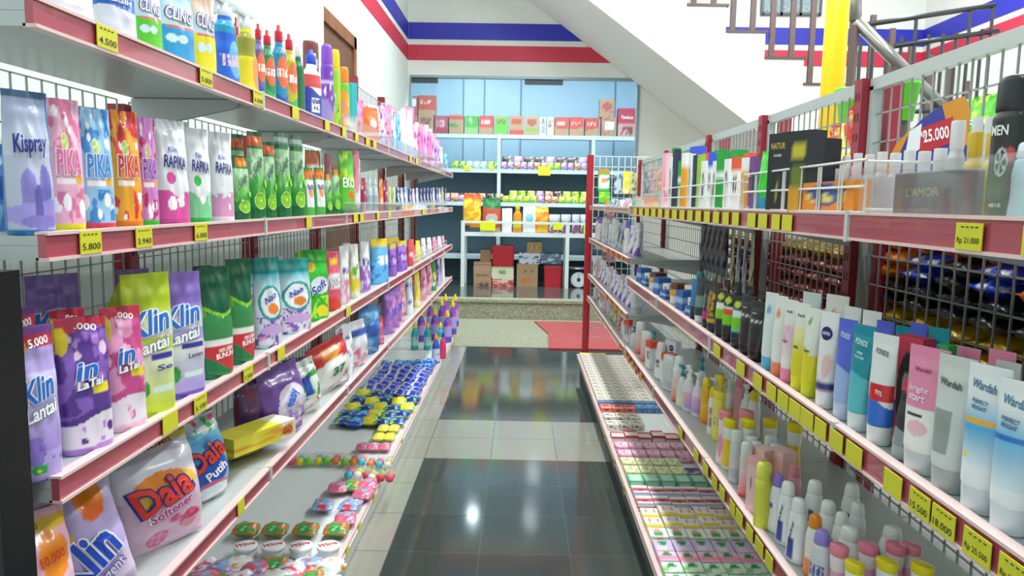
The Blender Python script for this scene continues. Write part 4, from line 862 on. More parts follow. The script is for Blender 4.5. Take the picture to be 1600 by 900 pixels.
# promo card
p = hitX(1440, 200, .84); m = MB(); pts = []
for (u, v) in ((-.5, 0), (-.42, .35), (-.28, .62), (0, .84), (.25, .97), (.42, 1), (.49, .9), (.5, .3), (.45, 0)): pts.append((u, v))
root = empty('promo_card', (.84, p.y, ZR['R1']), R(-90+35)); root['category'] = 'sign'
W_, H_ = .19, hitX(1470, 150, .84).z-ZR['R1']
def card(pts, y0, y1, mat, nm, parent): m = MB(); m.prism(pts, lambda u, v: (u*W_, y0, v*H_), lambda u, v: (u*W_, y1, v*H_)); return m.build(nm, mat, parent)
b_ = card(pts, 0, .003, M('3a3f98', .4), 'board', root)
card([(-.5, .02), (-.42, .35), (-.28, .62), (-.1, .78), (-.25, .5), (-.32, .2), (-.4, .02)], -.0012, 0, M('d8902a', .4), 'left_border', root)
card([(.2, .95), (.42, 1), (.49, .9), (.5, .6), (.38, .55), (.30, .7)], -.0012, 0, M('d8902a', .4), 'right_border', root)
card([(-.16, .5), (.0, .58), (.0, .80), (-.13, .74)], -.0014, 0, M('f0f0f4', .4), 'white_patch', root)
card([(.0, .53), (.33, .62), (.33, .84), (.0, .76)], -.0014, 0, M('c8283a', .4), 'red_patch', root)
def flat_text(s, u, v, wu, hv, col, rot, root, y=-.003):
    V, P = text_mesh(s, .02); ca, sa = math.cos(R(rot)), math.sin(R(rot)); mb = MB()
    for a, b in V:
        X, Z = a*wu*W_, b*hv*H_; mb.v.append((u*W_+X*ca-Z*sa, y, v*H_+X*sa+Z*ca))
    me = bpy.data.meshes.new('lettering'); me.from_pydata(mb.v, [], P); me.materials.append(M(col, .4)); return link('lettering', me, root)
flat_text('25.000', .17, .70, .27, .11, 'ffffff', 8, root); flat_text('Rp', .03, .70, .05, .06, 'ffffff', 8, root)
m = MB()
for i in range(24):
    a0, a1 = math.pi*i/24, math.pi*(i+1)/24
    m.prism([(r*math.cos(a)*.2, .12+r*math.sin(a)*.22) for r, a in ((1, a0), (1, a1), (.88, a1), (.88, a0))], lambda u, v: (u*W_, -.002, v*H_), lambda u, v: (u*W_, 0, v*H_))
m.build('emblem', M('e8e8f0', .4), root)
tag(root, 'rounded blue and orange promo card reading 25.000 among the perfume bottles', 'sign')
# wire baskets and acrylic guards on the right top shelf
def wire_guard(side, sh, y0, y1, X, h, mat, label, n=10, zone=None, nr=3):
    Z = ZR[sh] if side > 0 else ZL[sh]
    root = empty('wire_guard', (X, y0, Z)); m = MB(); r = .0028
    for k in range(nr): z = .004+h*k/(nr-1); m.bar((0, 0, z), (0, y1-y0, z), r, 6); 
    for i in range(n+1):
        y = (y1-y0)*i/n
        for q in (-.006, .006) if 0 < i < n else (0,): m.bar((0, y+q, 0), (0, y+q, h), r*.8, 6)
    for y in (0, y1-y0): 
        for z in (.01, h): m.bar((0, y, z), (side*.3, y, z), r, 6)
    m.build('wire_frame', mat, root)
    tag(root, label, 'guard'); return root
wg = .009
y_a, y_b = hitX(1352, 300, RL+wg).y, hitX(1162, 300, RL+wg).y
wire_guard(1, 'R1', y_a, y_b, RL+wg, hitX(1300, 258, RL).z-ZR['R1'], WIREW, 'white wire guard in front of the black hair care boxes, right top shelf', 7)
wire_guard(1, 'R1', y_b+.02, hitX(1036, 300, RL+wg).y, RL+wg, hitX(1100, 290, RL).z-ZR['R1'], WIREW, 'white wire guard before the narrow cosmetic boxes, right top shelf', 7)
wire_guard(-1, 'L3', hitX(650, 400, LL).y, 6.95, LL-.009, .06, WIREW, 'white wire guard at the far end of the left third shelf', 10)
def guard(side, X, y0, y1, Z, h, label):
    m = MB(); m.box(X, X+.003, y0, y1, Z, Z+h); tag(m.build('acrylic_guard', ACRYL), label, 'guard', 'clear guards')
guard(1, RL+.003, .5, 1.34, ZR['R1'], hitX(1560, 240, RL).z-ZR['R1'], 'clear acrylic guard before the perfume boxes at the near end, right top shelf')
guard(1, RL+.003, 3.3, 4.1, ZR['R1'], .055, 'clear acrylic guard at the far end of the right top shelf')
guard(-1, LL-.006, 2.91, 6.9, ZL['L1'], .065, 'clear acrylic guard along the far bays of the left top shelf')
guard(-1, LL-.006, 2.91, 6.9, ZL['L2'], .05, 'clear acrylic guard along the far bays of the left second shelf')
# ------------------------------------------------------------ right middle shelf tubes
def tu(n, desc, base, ops, txt, cap, seed=1): de(n, 'tube', desc, base, ops, txt, cap, seed)
tu('w_blue', 'white to blue tube with blue stripe', 'eef1f4', [('grad', .3, .62, 'dfeaf4', '5ab4e4'), ('grad', .62, .8, '5ab4e4', 'eef1f4'), ('rect', .05, .8, .60, .635, '2f70c8')], [('Wardah', .48, .86, .75, .06, '4a80a0', -4), ('PERFECT', .42, .74, .5, .03, '3a6a90', -3), ('BRIGHT', .42, .70, .45, .03, '3a6a90', -3)], 'd8dee6')
tu('w_orange', 'white to blue tube with yellow stripe', 'eef1f4', [('grad', .32, .58, 'e6eef4', '4aaee2'), ('grad', .58, .78, '4aaee2', 'eef1f4'), ('rect', .1, .9, .60, .635, 'f0b01e'), ('blob', .25, .38, .07, .02, 'f0dc3a')], [('Wardah', .45, .86, .7, .06, '4a80a0', -4), ('PERFECT', .42, .75, .45, .028, '3a6a90', -3), ('BRIGHT', .42, .71, .42, .028, '3a6a90', -3)], 'd0d8e0')
tu('w_grey', 'pale grey tube with grey square', 'd2d6d4', [('rect', .1, .62, .28, .6, '9aa0a0')], [('Wardah', .45, .80, .7, .055, '5a6464', -4)], 'aab0b0')
tu('w_pink', 'pink and white tube with bright lettering', 'f4f2f2', [('over', .52, .0, 1, 'ee8fb4'), ('blob', .5, .36, .25, .06, 'f4c0cc'), ('rect', .2, .6, .45, .475, '3a3a3a')], [('Wardah', .45, .82, .5, .035, 'a04a70', 0), ('bright', .42, .66, .6, .06, 'f8dce8', -2), ('start', .42, .60, .5, .05, 'f8dce8', -2)], 'c8ccd2')
tu('blackgrey', 'black and grey tube leaning back', '2a2c30', [('wave', .35, .05, 3, '8a9296'), ('over', .85, .02, 3, 'd03a5a')], [], '9aa4a8')
tu('p_red', 'white and blue tube with red patch', 'eceeee', [('over', -.1, .0, 1, 'eceeee'), ('wave', .38, .06, 3, '2f6fd4'), ('rect', .2, 1, .40, .56, 'd8262e')], [('PONDS', .5, .84, .6, .05, '6a7078', -4), ('99%', .62, .48, .3, .05, 'f4dede', -6)], 'e0e4e4')
tu('p_teal', 'all teal tube', '5ac4cc', [('over', .52, .04, 3, '0f94a8')], [('PONDS', .5, .84, .66, .055, 'dff4f6', -4), ('acne', .5, .74, .3, .025, 'dff4f6', -4), ('SOLUTION', .5, .70, .5, .025, 'dff4f6', -4)], 'd6e6e8')
tu('p_blue', 'periwinkle blue tube', 'a8bdf0', [('over', .5, .05, 3, '5a6ee0')], [('PONDS', .5, .84, .6, .055, 'dfe4fa', -4)], 'c4d0ee')
tu('nivea', 'white tube with round navy badge', 'f0f0f2', [('wave', .3, .06, 4, 'e6d0d4'), ('blob', .7, .45, .2, .12, 'f0c8c4'), ('band', .18, .26, '3a3f86')], [('@disc', .5, .78, .7, .14, '25246e', 0), ('NIVEA', .5, .78, .5, .035, 'f0f0f8', 0)], 'eceef0')
tu('g_yel', 'yellow and white tube with green dot', 'eceee8', [('wave', .52, .05, 4, 'e8dc1e'), ('blob', .4, .84, .15, .04, '6ab02a')], [('light', .5, .52, .4, .04, '5a5a20', 0)], 'd8dc1e')
tu('g_yel2', 'yellow tube with grey green lettering', 'f0f0ea', [('grad', .4, .75, 'e8dc1e', 'f2efc0'), ('wave', .42, .03, 4, 'e4d81e')], [('fresh', .5, .86, .55, .04, '5a7a5a', 0), ('vita', .45, .5, .4, .04, '6a5a10', 0)], 'e4dc1e')
tu('g_pink', 'white tube with pink blossom and pink cap', 'f2eef0', [('grad', .3, .7, 'f0e2ea', 'f2c8dc'), ('spots', .4, .7, 4, .04, 'f0a8c8')], [('fresh', .5, .86, .5, .035, '6a6a70', 0), ('bright', .45, .5, .5, .04, 'a03a6a', 0)], 'f08ab0')
tu('g_orange', 'white tube with orange starburst and orange cap', 'eef0ec', [('rad', .45, .78, .07, 'f08a5a', 'f2a87a', 7)], [], 'f08a62')
tu('g_blue', 'white tube with blue starburst and blue cap', 'e2ecee', [('rad', .45, .78, .07, '3aa0dc', '7ac4e8', 7)], [], '5ab4d8')
tu('blk1', 'black tube with small white print', '2c2e32', [('band', .0, .3, '2c1f24'), ('lett', .66, .68, 'd8d8d8', 4)], [('MEN', .4, .8, .35, .025, 'd8d8d8', 0)], '1a1416')
tu('gar_b', 'black tube with lime and blue band', '23262a', [('band', .35, .62, '7ad41e'), ('band', .62, .72, 'd8eef0'), ('band', .30, .36, '4ac0dc'), ('blob', .5, .84, .3, .07, 'c4d83a')], [], '1c2a30')
tu('gar_r', 'black tube with lime and red band', '23262a', [('band', .35, .58, '7ad41e'), ('band', .58, .72, 'e84a3a'), ('band', .68, .75, 'f0eeea'), ('blob', .5, .86, .3, .07, 'c4d83a')], [], '1c2226')
tu('gar_w', 'black tube with lime and white band', '23262a', [('band', .38, .6, '8ad42a'), ('band', .6, .74, 'f0f2ee'), ('blob', .5, .86, .3, .07, 'c4d83a')], [], '20302a')
tu('gold', 'black tube with gold lettering', '2a2a28', [('lett', .3, .8, 'c89a2a', 2), ('band', .18, .26, 'd8a83a')], [], '22262e')
tu('blkpink', 'black tube with pink band', '2e3236', [('band', .2, .34, 'c83a8a'), ('lett', .4, .7, '8a8a90', 3)], [], '262c34')
tu('greygreen', 'dark tube with grey green patch', '2a4048', [('band', .35, .6, '7a9a8a')], [], 'd8dcde')
tu('blutube', 'slim blue tube', '3a80b8', [('band', .1, .3, '2a3a50')], [], '2a3040')
T = [('w_blue', 1548, 1628, 592), ('w_orange', 1502, 1578, 568), ('w_grey', 1456, 1524, 554), ('w_pink', 1412, 1482, 540), ('p_red', 1355, 1403, 520), ('p_teal', 1325, 1368, 506), ('p_blue', 1303, 1339, 497), ('nivea', 1275, 1312, 486), ('g_yel', 1252, 1284, 480), ('g_yel2', 1236, 1268, 472), ('g_pink', 1220, 1248, 467), ('g_orange', 1205, 1232, 461), ('g_blue', 1190, 1218, 456),
     ('blk1', 1168, 1200, 470), ('blk1', 1154, 1184, 461), ('gar_b', 1141, 1166, 462), ('gar_r', 1127, 1150, 458), ('gar_w', 1116, 1138, 452), ('gold', 1104, 1127, 440), ('blkpink', 1097, 1115, 437), ('greygreen', 1085, 1105, 433), ('blutube', 1078, 1092, 435)]
for n, a, b, yt in T: rt('R2', n, a, b, yt, d=.045, turn=22)
rt('R2', 'blackgrey', 1392, 1436, 596, d=.045, lean=-.12, turn=20)
T = [('g_blue', 1248, 1284, 456, .09), ('g_orange', 1284, 1326, 460, .09), ('nivea', 1312, 1345, 478, .08), ('nivea', 1340, 1376, 484, .08), ('p_blue', 1362, 1396, 500, .08), ('p_teal', 1392, 1424, 508, .09), ('p_blue', 1414, 1446, 503, .10), ('p_teal', 1442, 1480, 510, .10), ('w_pink', 1482, 1528, 540, .09), ('w_pink', 1534, 1582, 545, .10), ('w_grey', 1545, 1590, 562, .09),
     ('blk1', 1160, 1180, 445, .09), ('blk1', 1143, 1160, 440, .09), ('gold', 1128, 1142, 436, .09), ('blk1', 1180, 1200, 452, .1), ('gar_w', 1198, 1214, 456, .1)]
for n, a, b, yt, bk in T: rt('R2', n, a, b, yt, d=.045, back=bk, turn=22)
de('redblack', 'box', 'red box with a black face print', 'd8405a', [('blob', .5, .45, .35, .4, '2a2628'), ('blob', .5, .55, .16, .1, 'b8a8a8')])
rt('R2', 'redblack', 1402, 1448, 524, d=.03, back=.075, turn=22)
de('greenbox', 'box', 'small bright green box top', '2aa84a'); rt('R2', 'greenbox', 1466, 1482, 536, d=.02, back=.07)
# far part of R2: jars and flat boxes
de('yel_jar', 'jar', 'small jar with yellow lid', 'e8e4da', cap='e0a81e'); de('bluebox', 'box', 'flat blue cosmetic carton', '3a6ab8', [('band', .4, .6, '9ac0e8')]); de('brownbox', 'box', 'flat brown cosmetic carton', '6a4238', [('band', .4, .6, 'c8a8a0')]); de('teal_tall', 'lotion', 'tall teal bottle', '1a8a80', cap='1a8a80')
de('darkjar', 'jar', 'small dark cosmetic jar', '3a3438', cap='4a4448')
for k in range(16):
    dn = ['bluebox', 'brownbox', 'yel_jar', 'darkjar', 'bluebox', 'hb_white'][k*5 % 6]; Y = 2.75+k*.085
    put(dn, RL+.06+.03*(k % 2), Y, ZR['R2'], .07, .06, .035+.02*(k % 3), R(-80), 'right middle shelf far bay', lod=1)
put('teal_tall', RL+.12, 2.95, ZR['R2'], .05, .04, .15, R(-70), 'right middle shelf far bay', lod=1); put('hb_orange', RL+.13, 3.05, ZR['R2'], .1, .05, .08, R(-70), 'right middle shelf far bay', lod=1)
# ------------------------------------------------------------ right third shelf bottles
def lo(n, kind, desc, base, ops, cap, seed=1, txt=()): de(n, kind, desc, base, ops, txt, cap, seed)
lo('pump_lilac', 'pump', 'pink and lilac pump lotion bottle', 'e4dce8', [('grad', .1, .45, 'b49ae0', 'e8b8d8')], 'f0f2f2'); lo('pump_yel', 'pump', 'white pump bottle with yellow label', 'e8ecea', [('band', .1, .4, 'e8d81e')], 'eef0f0')
lo('orange_lot', 'lotion', 'golden yellow body lotion bottle', 'f0b41e', [('grad', 0, .4, 'f08a1e', 'f2c81e')], 'f2d42a', 5); lo('thin_yel', 'lotion', 'white slim bottle with yellow cap', 'f0ece6', [('lett', .2, .6, 'b08a5a', 2)], 'f0d81e')
lo('yel_lot', 'wavy', 'pale yellow shampoo bottle', 'ece05a', [('lett', .3, .5, '8a9a3a', 3)], 'f0e03a'); lo('pink_lot', 'wavy', 'pink-capped white shampoo bottle', 'f0dce4', [('blob', .5, .35, .25, .2, 'e89ab8')], 'f0909c')
lo('yel_stripe', 'wavy', 'white and yellow yellow-capped shampoo bottle', 'eef0ee', [('band', .05, .62, 'eec81e')], 'f2dc1e'); lo('silver', 'can', 'silvery white deodorant can', 'd6dadc', [('band', .1, .3, 'b8c0c8')], 'e6e8ea'); lo('coral', 'can', 'white to coral pink deodorant can', 'e8d4d0', [('grad', 0, .5, 'ee5a50', 'ecd8d6')], 'eceeee')
lo('pinkbox', 'box', 'pink lotion carton with red cross mark', 'f0b4b4', [('band', 0, .8, 'f2c8cc'), ('blob', .4, .55, .16, .06, '3a3a50')], 'ffffff'); lo('yel_can', 'can', 'tall plain yellow can', 'd8dc4a', [], 'e4e45a')
lo('purplecap', 'lotion', 'white lotion bottle with purple cap', 'eceef2', [('blob', .35, .45, .14, .05, '5a50b8')], '8a7ad0'); lo('white_lot', 'lotion', 'white baby lotion bottle with navy lettering', 'f0f2f4', [('rect', .2, .6, .08, .38, '2a3fa0')], 'f2f4f6', 1, [('baby', .45, .48, .7, .08, '3a4a90', 70)])
lo('white_lot2', 'lotion', 'tall white lotion bottle', 'eef0f0', [('lett', .35, .55, '4a5a6a', 2)], 'f0f2f2'); lo('orangecap', 'lotion', 'white lotion bottle with orange cap', 'f0ece6', [('band', .0, .3, 'f08a4a')], 'f0901e'); lo('lilaccap', 'lotion', 'silver lotion bottle with round lilac cap', 'd8dae2', [('lett', .3, .5, '5a5aa0', 5)], '9a8ae0')
lo('pinkcap', 'wavy', 'white and pink bottle, flat pink cap', 'eedfe6', [('band', .0, .6, 'e8a8c8')], 'f28aa0'); lo('yelcap', 'wavy', 'cream bottle with flat yellow cap', 'ecedea', [('band', 0, .5, 'e8e0b0')], 'f2dc1e'); lo('pink_tall', 'lotion', 'dusty pink lotion bottle', 'd89aa8', [], 'd88a90'); lo('tealcap', 'pump', 'pale bottle with teal head', 'dfe8e2', [], '1f8a98')
lo('nivea_pouch', 'box', 'white lotion pouch pack with navy badge', 'eceef2', [('blob', .5, .28, .14, .07, 'f0905a'), ('wave', .1, .04, 4, 'e86a4a')], 'ffffff', 1, [('@disc', .6, .8, .42, .17, '25246e', 0), ('NIVEA', .6, .8, .3, .03, 'f0f0f8', 0)])
lo('peachbox', 'box', 'peach pink carton', 'f0b8ae', [('band', .9, 1, 'f4c8c0')], 'ffffff')
T = [('nivea_pouch', 1052, 532, .17, .085, .03), ('tealcap', 1068, 570, .17, .05, .04), ('pump_lilac', 1080, 576, .17, .05, .04), ('pump_lilac', 1092, 582, .17, .05, .04), ('orange_lot', 1105, 590, .17, .05, .035), ('thin_yel', 1115, 605, .17, .038, .03), ('yel_lot', 1125, 612, .17, .05, .035),
     ('pink_lot', 1133, 642, .17, .05, .035), ('yel_stripe', 1141, 655, .155, .048, .035), ('silver', 1152, 672, .155, .036, .036), ('coral', 1168, 690, .155, .036, .036), ('pinkbox', 1184, 715, .15, .04, .03), ('yel_can', 1195, 722, .17, .04, .04), ('purplecap', 1217, 740, .15, .045, .032), ('white_lot', 1232, 752, .155, .05, .035), ('white_lot', 1249, 778, .15, .05, .035),
     ('orangecap', 1275, 804, .14, .045, .032), ('lilaccap', 1286, 828, .14, .05, .04), ('pinkcap', 1312, 852, .13, .04, .032), ('yelcap', 1336, 878, .12, .04, .032)]
for n, px, yt, h, w_, d_ in T: tp('R3', n, px, yt, h, w_, d_)
T = [('tealcap', 1098, 558, .2, .05, .04), ('pump_yel', 1078, 570, .18, .05, .04), ('tealcap', 1128, 583, .17, .05, .04), ('pump_yel', 1118, 590, .17, .05, .04), ('pump_yel', 1140, 592, .17, .05, .04), ('pink_tall', 1158, 588, .19, .055, .04), ('yel_lot', 1126, 586, .18, .045, .035), ('pump_yel', 1168, 600, .17, .05, .04), ('thin_yel', 1180, 610, .17, .05, .04), ('pink_lot', 1167, 642, .17, .055, .04), ('yel_stripe', 1170, 655, .16, .05, .04),
     ('yel_stripe', 1204, 655, .15, .05, .04), ('yel_stripe', 1243, 660, .17, .052, .04), ('silver', 1205, 680, .13, .04, .04), ('silver', 1174, 682, .14, .04, .04), ('coral', 1182, 690, .14, .036, .036), ('peachbox', 1193, 700, .14, .05, .04), ('peachbox', 1222, 702, .14, .06, .05), ('silver', 1212, 694, .13, .036, .036), ('pink_tall', 1243, 727, .14, .042, .035), ('white_lot2', 1274, 750, .15, .05, .04),
     ('white_lot2', 1295, 782, .14, .05, .04), ('white_lot2', 1332, 755, .15, .05, .04), ('white_lot2', 1341, 785, .14, .045, .035), ('white_lot2', 1316, 800, .14, .04, .035), ('white_lot2', 1328, 823, .13, .06, .04), ('white_lot2', 1395, 822, .13, .06, .04), ('pinkcap', 1358, 850, .12, .042, .035), ('pinkcap', 1400, 850, .12, .042, .035), ('pinkcap', 1425, 850, .12, .04, .035), ('yelcap', 1387, 875, .12, .045, .035), ('yelcap', 1442, 881, .12, .045, .035)]
for n, px, yt, h, w_, d_ in T: tp('R3', n, px, yt, h, w_, d_)
# far bays between Y 3.1 and 6.4
for i, (a, b) in enumerate((('e86a3a', 'f0d02a'), ('e8e8ee', '7a5ab8'), ('b8c8d4', '3a4a6a'), ('d8a8b0', 'a03a50'), ('6a8a3a', 'e8e0b0'), ('3a4a80', 'c8ccd8'))):
    de('fb%d' % i, 'slim', ['orange and yellow', 'white and violet', 'grey blue', 'rose', 'olive green', 'navy'][i]+' toiletry pack', a, [('mottle', .05, .95, b, .4, 5)], seed=140+i, oname='toiletry_pack', cat='pack')
for Z, y0, y1, hh, zn in ((.70, 3.0, 4.1, .17, 'right third shelf far bay'), (.69, 4.18, 6.4, .15, 'right third shelf past the middle shelf'), (.885, 4.2, 6.4, .16, 'far right shelf below the hooks'), (1.2, 4.2, 6.4, .2, 'far right second shelf'), (1.48, 4.25, 5.6, .06, 'far right top shelf')):
    y = y0; k = 0
    while y < y1:
        dn = rnd.choice(['fb1', 'fb2', 'fb3', 'silver', 'hb_white', 'fb1', 'purplecap'] if Z > .8 else ['fb0', 'fb3', 'fb4', 'coral', 'tealcap', 'hb_red', 'silver', 'white_lot2']); w_ = .07+.02*(k % 3)
        put(dn, RL+.06+.02*(k % 2), y, Z, w_*.9, .05, hh*(.8+.2*((k*5) % 3)/2), R(-78), zn, lod=1 if y < 4 else 2); y += w_+.01; k += 1
# ------------------------------------------------------------ soap bars on right base deck
def sp(n, desc, base, ops, seed=1): de(n, 'box', desc, base, ops, seed=seed, oname='soap_box', cat='soap')
sp('so_dg', 'green and white soap box with green oval', 'dff0dc', [('blob', .5, .62, .3, .2, '2a8a4a'), ('mottle', 0, .5, '8ad07a', .5, 4), ('blob', .85, .3, .08, .12, 'd83a5a')]); sp('so_pk', 'pink soap box with green oval', 'f2c8d4', [('blob', .5, .62, .3, .2, '2a8a4a'), ('band', .05, .4, 'f09ab4')], 2); sp('so_li', 'lilac soap box with green oval', 'd0bcdc', [('blob', .5, .75, .3, .16, '2a8a4a'), ('blob', .4, .3, .25, .2, 'e4d4e8')], 3)
sp('so_wg', 'white soap box with green leaf', 'eef0e6', [('blob', .5, .3, .3, .25, '4aa03a'), ('blob', .5, .65, .25, .18, 'e0a0a0')], 4); sp('so_ye', 'yellow and white soap box with pink ring', 'efe9dc', [('band', 0, .38, 'eccb1e'), ('rad', .55, .68, .2, 'c87a90', 'f0dcd8', 6)], 5); sp('so_bl', 'white and red soap box with blue side', 'eef0f2', [('band', .35, .6, 'd04a50'), ('band', 0, .12, '2338b0'), ('blob', .5, .45, .2, .1, '4a2a2a')], 6)
sp('so_gr', 'green edged mint soap box', '7ac8a0', [('rect', .12, .88, .2, .8, 'bfe4cc'), ('band', 0, .12, '1f8a50')], 7); sp('so_py', 'pale yellow soap box with flower print', 'e6e4b0', [('mottle', 0, 1, 'b8c07a', .4, 4), ('mottle', 0, 1, 'f4f0e0', .3, 6)], 8); sp('so_pf', 'pink floral soap box', 'f0c8d8', [('mottle', 0, 1, 'e07aa8', .45, 4)], 9); sp('so_cr', 'cream soap box with crimson edge', 'e8dcd4', [('band', .7, 1, 'd0345a'), ('band', .45, .5, 'd8b8b0')], 10)
sp('so_ivory', 'ivory soap box with dark print', 'e4dfd2', [('blob', .35, .6, .16, .13, '5a4a40'), ('blob', .68, .35, .12, .1, 'a85a50')], 11); sp('so_coral', 'coral soap box', 'f0786a', [('blob', .5, .6, .25, .14, '6a2a2a'), ('band', 0, .2, 'f4b0a0')], 12); sp('so_blue', 'steel blue soap box', '6a90c0', [('mottle', 0, 1, '3a5a90', .4, 5)], 13); sp('so_top', 'yellow topped soap box', 'e4cf4a', [('band', 0, .5, 'e8e4d0')], 14); sp('so_plum', 'dark violet soap packet', '5a3f78', [('mottle', 0, 1, 'c8c0e0', .3, 5)], 15)
RW = [(905, 'so_dg'), (887, 'so_dg'), (870, 'so_pk'), (853, 'so_li'), (833, 'so_wg'), (818, 'so_ye'), (802, 'so_ye'), (783, 'so_bl'), (767, 'so_bl'), (748, 'so_gr'), (735, 'so_py'), (722, 'so_py'), (709, 'so_pf'), (697, 'so_pf'), (681, 'so_cr'), (662, 'so_ivory'), (651, 'so_ivory'), (637, 'so_coral')]
SZ = .166
Yr = [hitZ(1030, py, SZ+.03).y for py, _ in RW]
for i, (py, dn) in enumerate(RW):
    Y = Yr[i]; nx_ = Yr[i+1] if i+1 < len(Yr) else Y+.12; dd_ = min(.1, (nx_-Y)*.95)
    ncol = {'so_coral': 3, 'so_ivory': 3, 'so_py': 4}.get(dn, 6)
    wc = .074
    for c in range(ncol):
        d2 = dn
        if dn == 'so_bl' and c < 2 and py < 775: d2 = 'so_bl'
        o = put(d2, RBASE+.05+c*(wc+.002), Y+.004*((c*7+i) % 3-1), SZ, wc*.96, dd_*.96, .034+(.01 if dn in ('so_ye', 'so_cr') and c % 2 else 0), R(1.2*((c*5+i) % 3-1)), 'right base deck', lod=1)
    if dn in ('so_pf', 'so_py') and ncol == 4 and py == 735: put('so_plum', RBASE+.05+4*(wc+.002), Y, SZ, wc, dd_*.9, .03, 0, 'right base deck', lod=2)
for c in range(3): put('so_blue', RBASE+.05+(c+3)*.076, Yr[-1]+.02, SZ, .073, .09, .032, 0, 'right base deck', lod=2)
for c in range(6): put('so_blue', RBASE+.05+c*.076, Yr[-1]+.12, SZ, .073, .05, .032, 0, 'right base deck', lod=2)
y = Yr[-1]+.21; k = 0
while y < 6.3:
    for c in range(6 if k % 3 else 5):
        put('so_ivory', RBASE+.05+c*.076, y, SZ, .073, .095, .032, R(((c*3+k) % 3-1)), 'right base deck', lod=1)
    y += .1; k += 1
for c in range(3): put('so_top', RBASE+.05+c*.076, 6.38, SZ, .073, .09, .032, 0, 'right base deck', lod=2)
# ------------------------------------------------------------ neighbour aisle snacks seen through the mesh
for i, (a, b, ds) in enumerate((('c8a01e', '8a6a10', 'shiny gold snack bag'), ('1c1c22', '6a6a72', 'shiny black snack bag'), ('2a4ad0', 'e8e8f4', 'blue and white snack bag'), ('e23a2a', 'f0c83a', 'red and yellow snack bag'), ('f08a1e', 'd02a2a', 'orange snack bag'), ('9a4a4a', 'd8c8b8', 'brown foil snack bag'))):
    de('sn%d' % i, 'pillow', ds, a, [('mottle', 0, 1, b, .35, 5)], seed=160+i, wr=.3, oname='snack_bag', cat='bag')
for y0, y1, lay in ((.75, 2.4, ((0, 1.045), (0, 1.098), (0, 1.15), (1, 1.2), (1, 1.243), (2, 1.285), (2, 1.325), (3, 1.37))), (2.45, 4.0, ((5, 1.045), (5, 1.10), (5, 1.155), (5, 1.21), (5, 1.26), (0, 1.31)))):
    for li, (si, z) in enumerate(lay):
        y = y0+.03*(li % 2); k = 0
        while y < y1:
            s2_ = [2, 4, 2, 1][k % 4] if z > 1.28 and z < 1.36 and y0 < 1 else si
            flat('sn%d' % s2_, 1.2+.01*((k*3) % 3), y, .19, .15, .06, rz=.1*((k+li) % 3-1), zone='next aisle shelf behind the mesh', z=z, lod=1); y += .165; k += 1
for k in range(5):
    put('sn3', 1.42, 1.3+k*.22, 1.045, .18, .06, .26, R(90), 'next aisle shelf behind the mesh', lod=1)
for k, (px, py, r_) in enumerate(((1405, 160, .075), (1332, 165, .075))):
    p = hitX(px, py, 1.5); root = bpy.data.objects.new('plastic_bucket', loft([(0, .36, .36, 2), (.9, .48, .48, 2), (.92, .52, .52, 2), (1, .52, .52, 2), (.99, .46, .46, 2), (.1, .34, .34, 2)], 24).mesh('bucket', M('5ad01e', .35), True)); COL.objects.link(root)
    root.location = (p.x, p.y, p.z-r_); root.scale = (r_*2, r_*2, r_*2); root['category'] = 'bucket'
    ITEMS.append((root, ['lime green plastic bucket beside the promo card', 'lime green plastic bucket beside the tallest red upright'][k], 'next aisle top', p.y, p.x))
    m = MB(); m.box(-.7, .7, -.7, .7, -.2, -.02) if False else m.bar((0, 0, -1.2), (0, 0, 0), .3, 10); 
    m.build('base_post', M('4a4f50', .5), root)
for k, (px, py, dn) in enumerate(((1515, 165, 'mix3'), (1540, 160, 'lime_small'), (1322, 215, 'yellow_small'), (1308, 215, 'redbag'), (1335, 190, 'redbag'))):
    p = hitX(px, py, 1.35); put('sn3' if dn == 'redbag' else 'eko' if dn != 'yellow_small' else 'yellow_small', p.x, p.y, p.z-.14 if k < 2 else p.z-.1, .1, .05, .16, R(-80), 'next aisle top shelf', lod=1)
m = MB(); m.box(1.09, 1.5, .5, 4.1, 1.60, 1.62); m.build('shelf', GREY, GN).matrix_parent_inverse = Matrix.Translation(-GN.location)
# hanging sachets strips behind the mesh in the right middle bays and hooks
for k in range(9):
    y = 3.2+k*.1; root = put('fb%d' % (2 if k % 3 else 4), 1.0, y, 1.12, .05, .018, .28, R(-90), 'right wire back, hanging', lod=2, desc=None)
for k in range(5): put('sn1', .99, 3.62+k*.1, 1.16, .09, .03, .24, R(-90), 'right wire back far bay, hanging', lod=1)
# end rack hanging strips
for k, (px, yt, yb, c, w_) in enumerate(((944, 264, 300, 'mid_white', 20), (944, 300, 318, 'eko', 18), (952, 318, 345, 'fb3', 18), (940, 345, 365, 'eko', 18), (936, 370, 390, 'yellow_small', 12), (952, 372, 410, 'fb3', 22), (967, 270, 303, 'fb2', 16), (979, 268, 303, 'yellow_small', 12), (990, 270, 303, 'tiny_lime', 10), (1001, 268, 303, 'tiny_navy', 9), (1010, 270, 302, 'tiny_navy', 9), (1020, 264, 302, 'fb3', 10), (1033, 264, 298, 'tiny_orange', 12))):
    p = hitY(px, yt, 6.58); q = hitY(px, yb, 6.58)
    put(c, p.x, 6.59-.012*k % .03-.02, q.z, w_/F*6.6, .02, p.z-q.z, R(4), 'white end grid, hanging', lod=2)
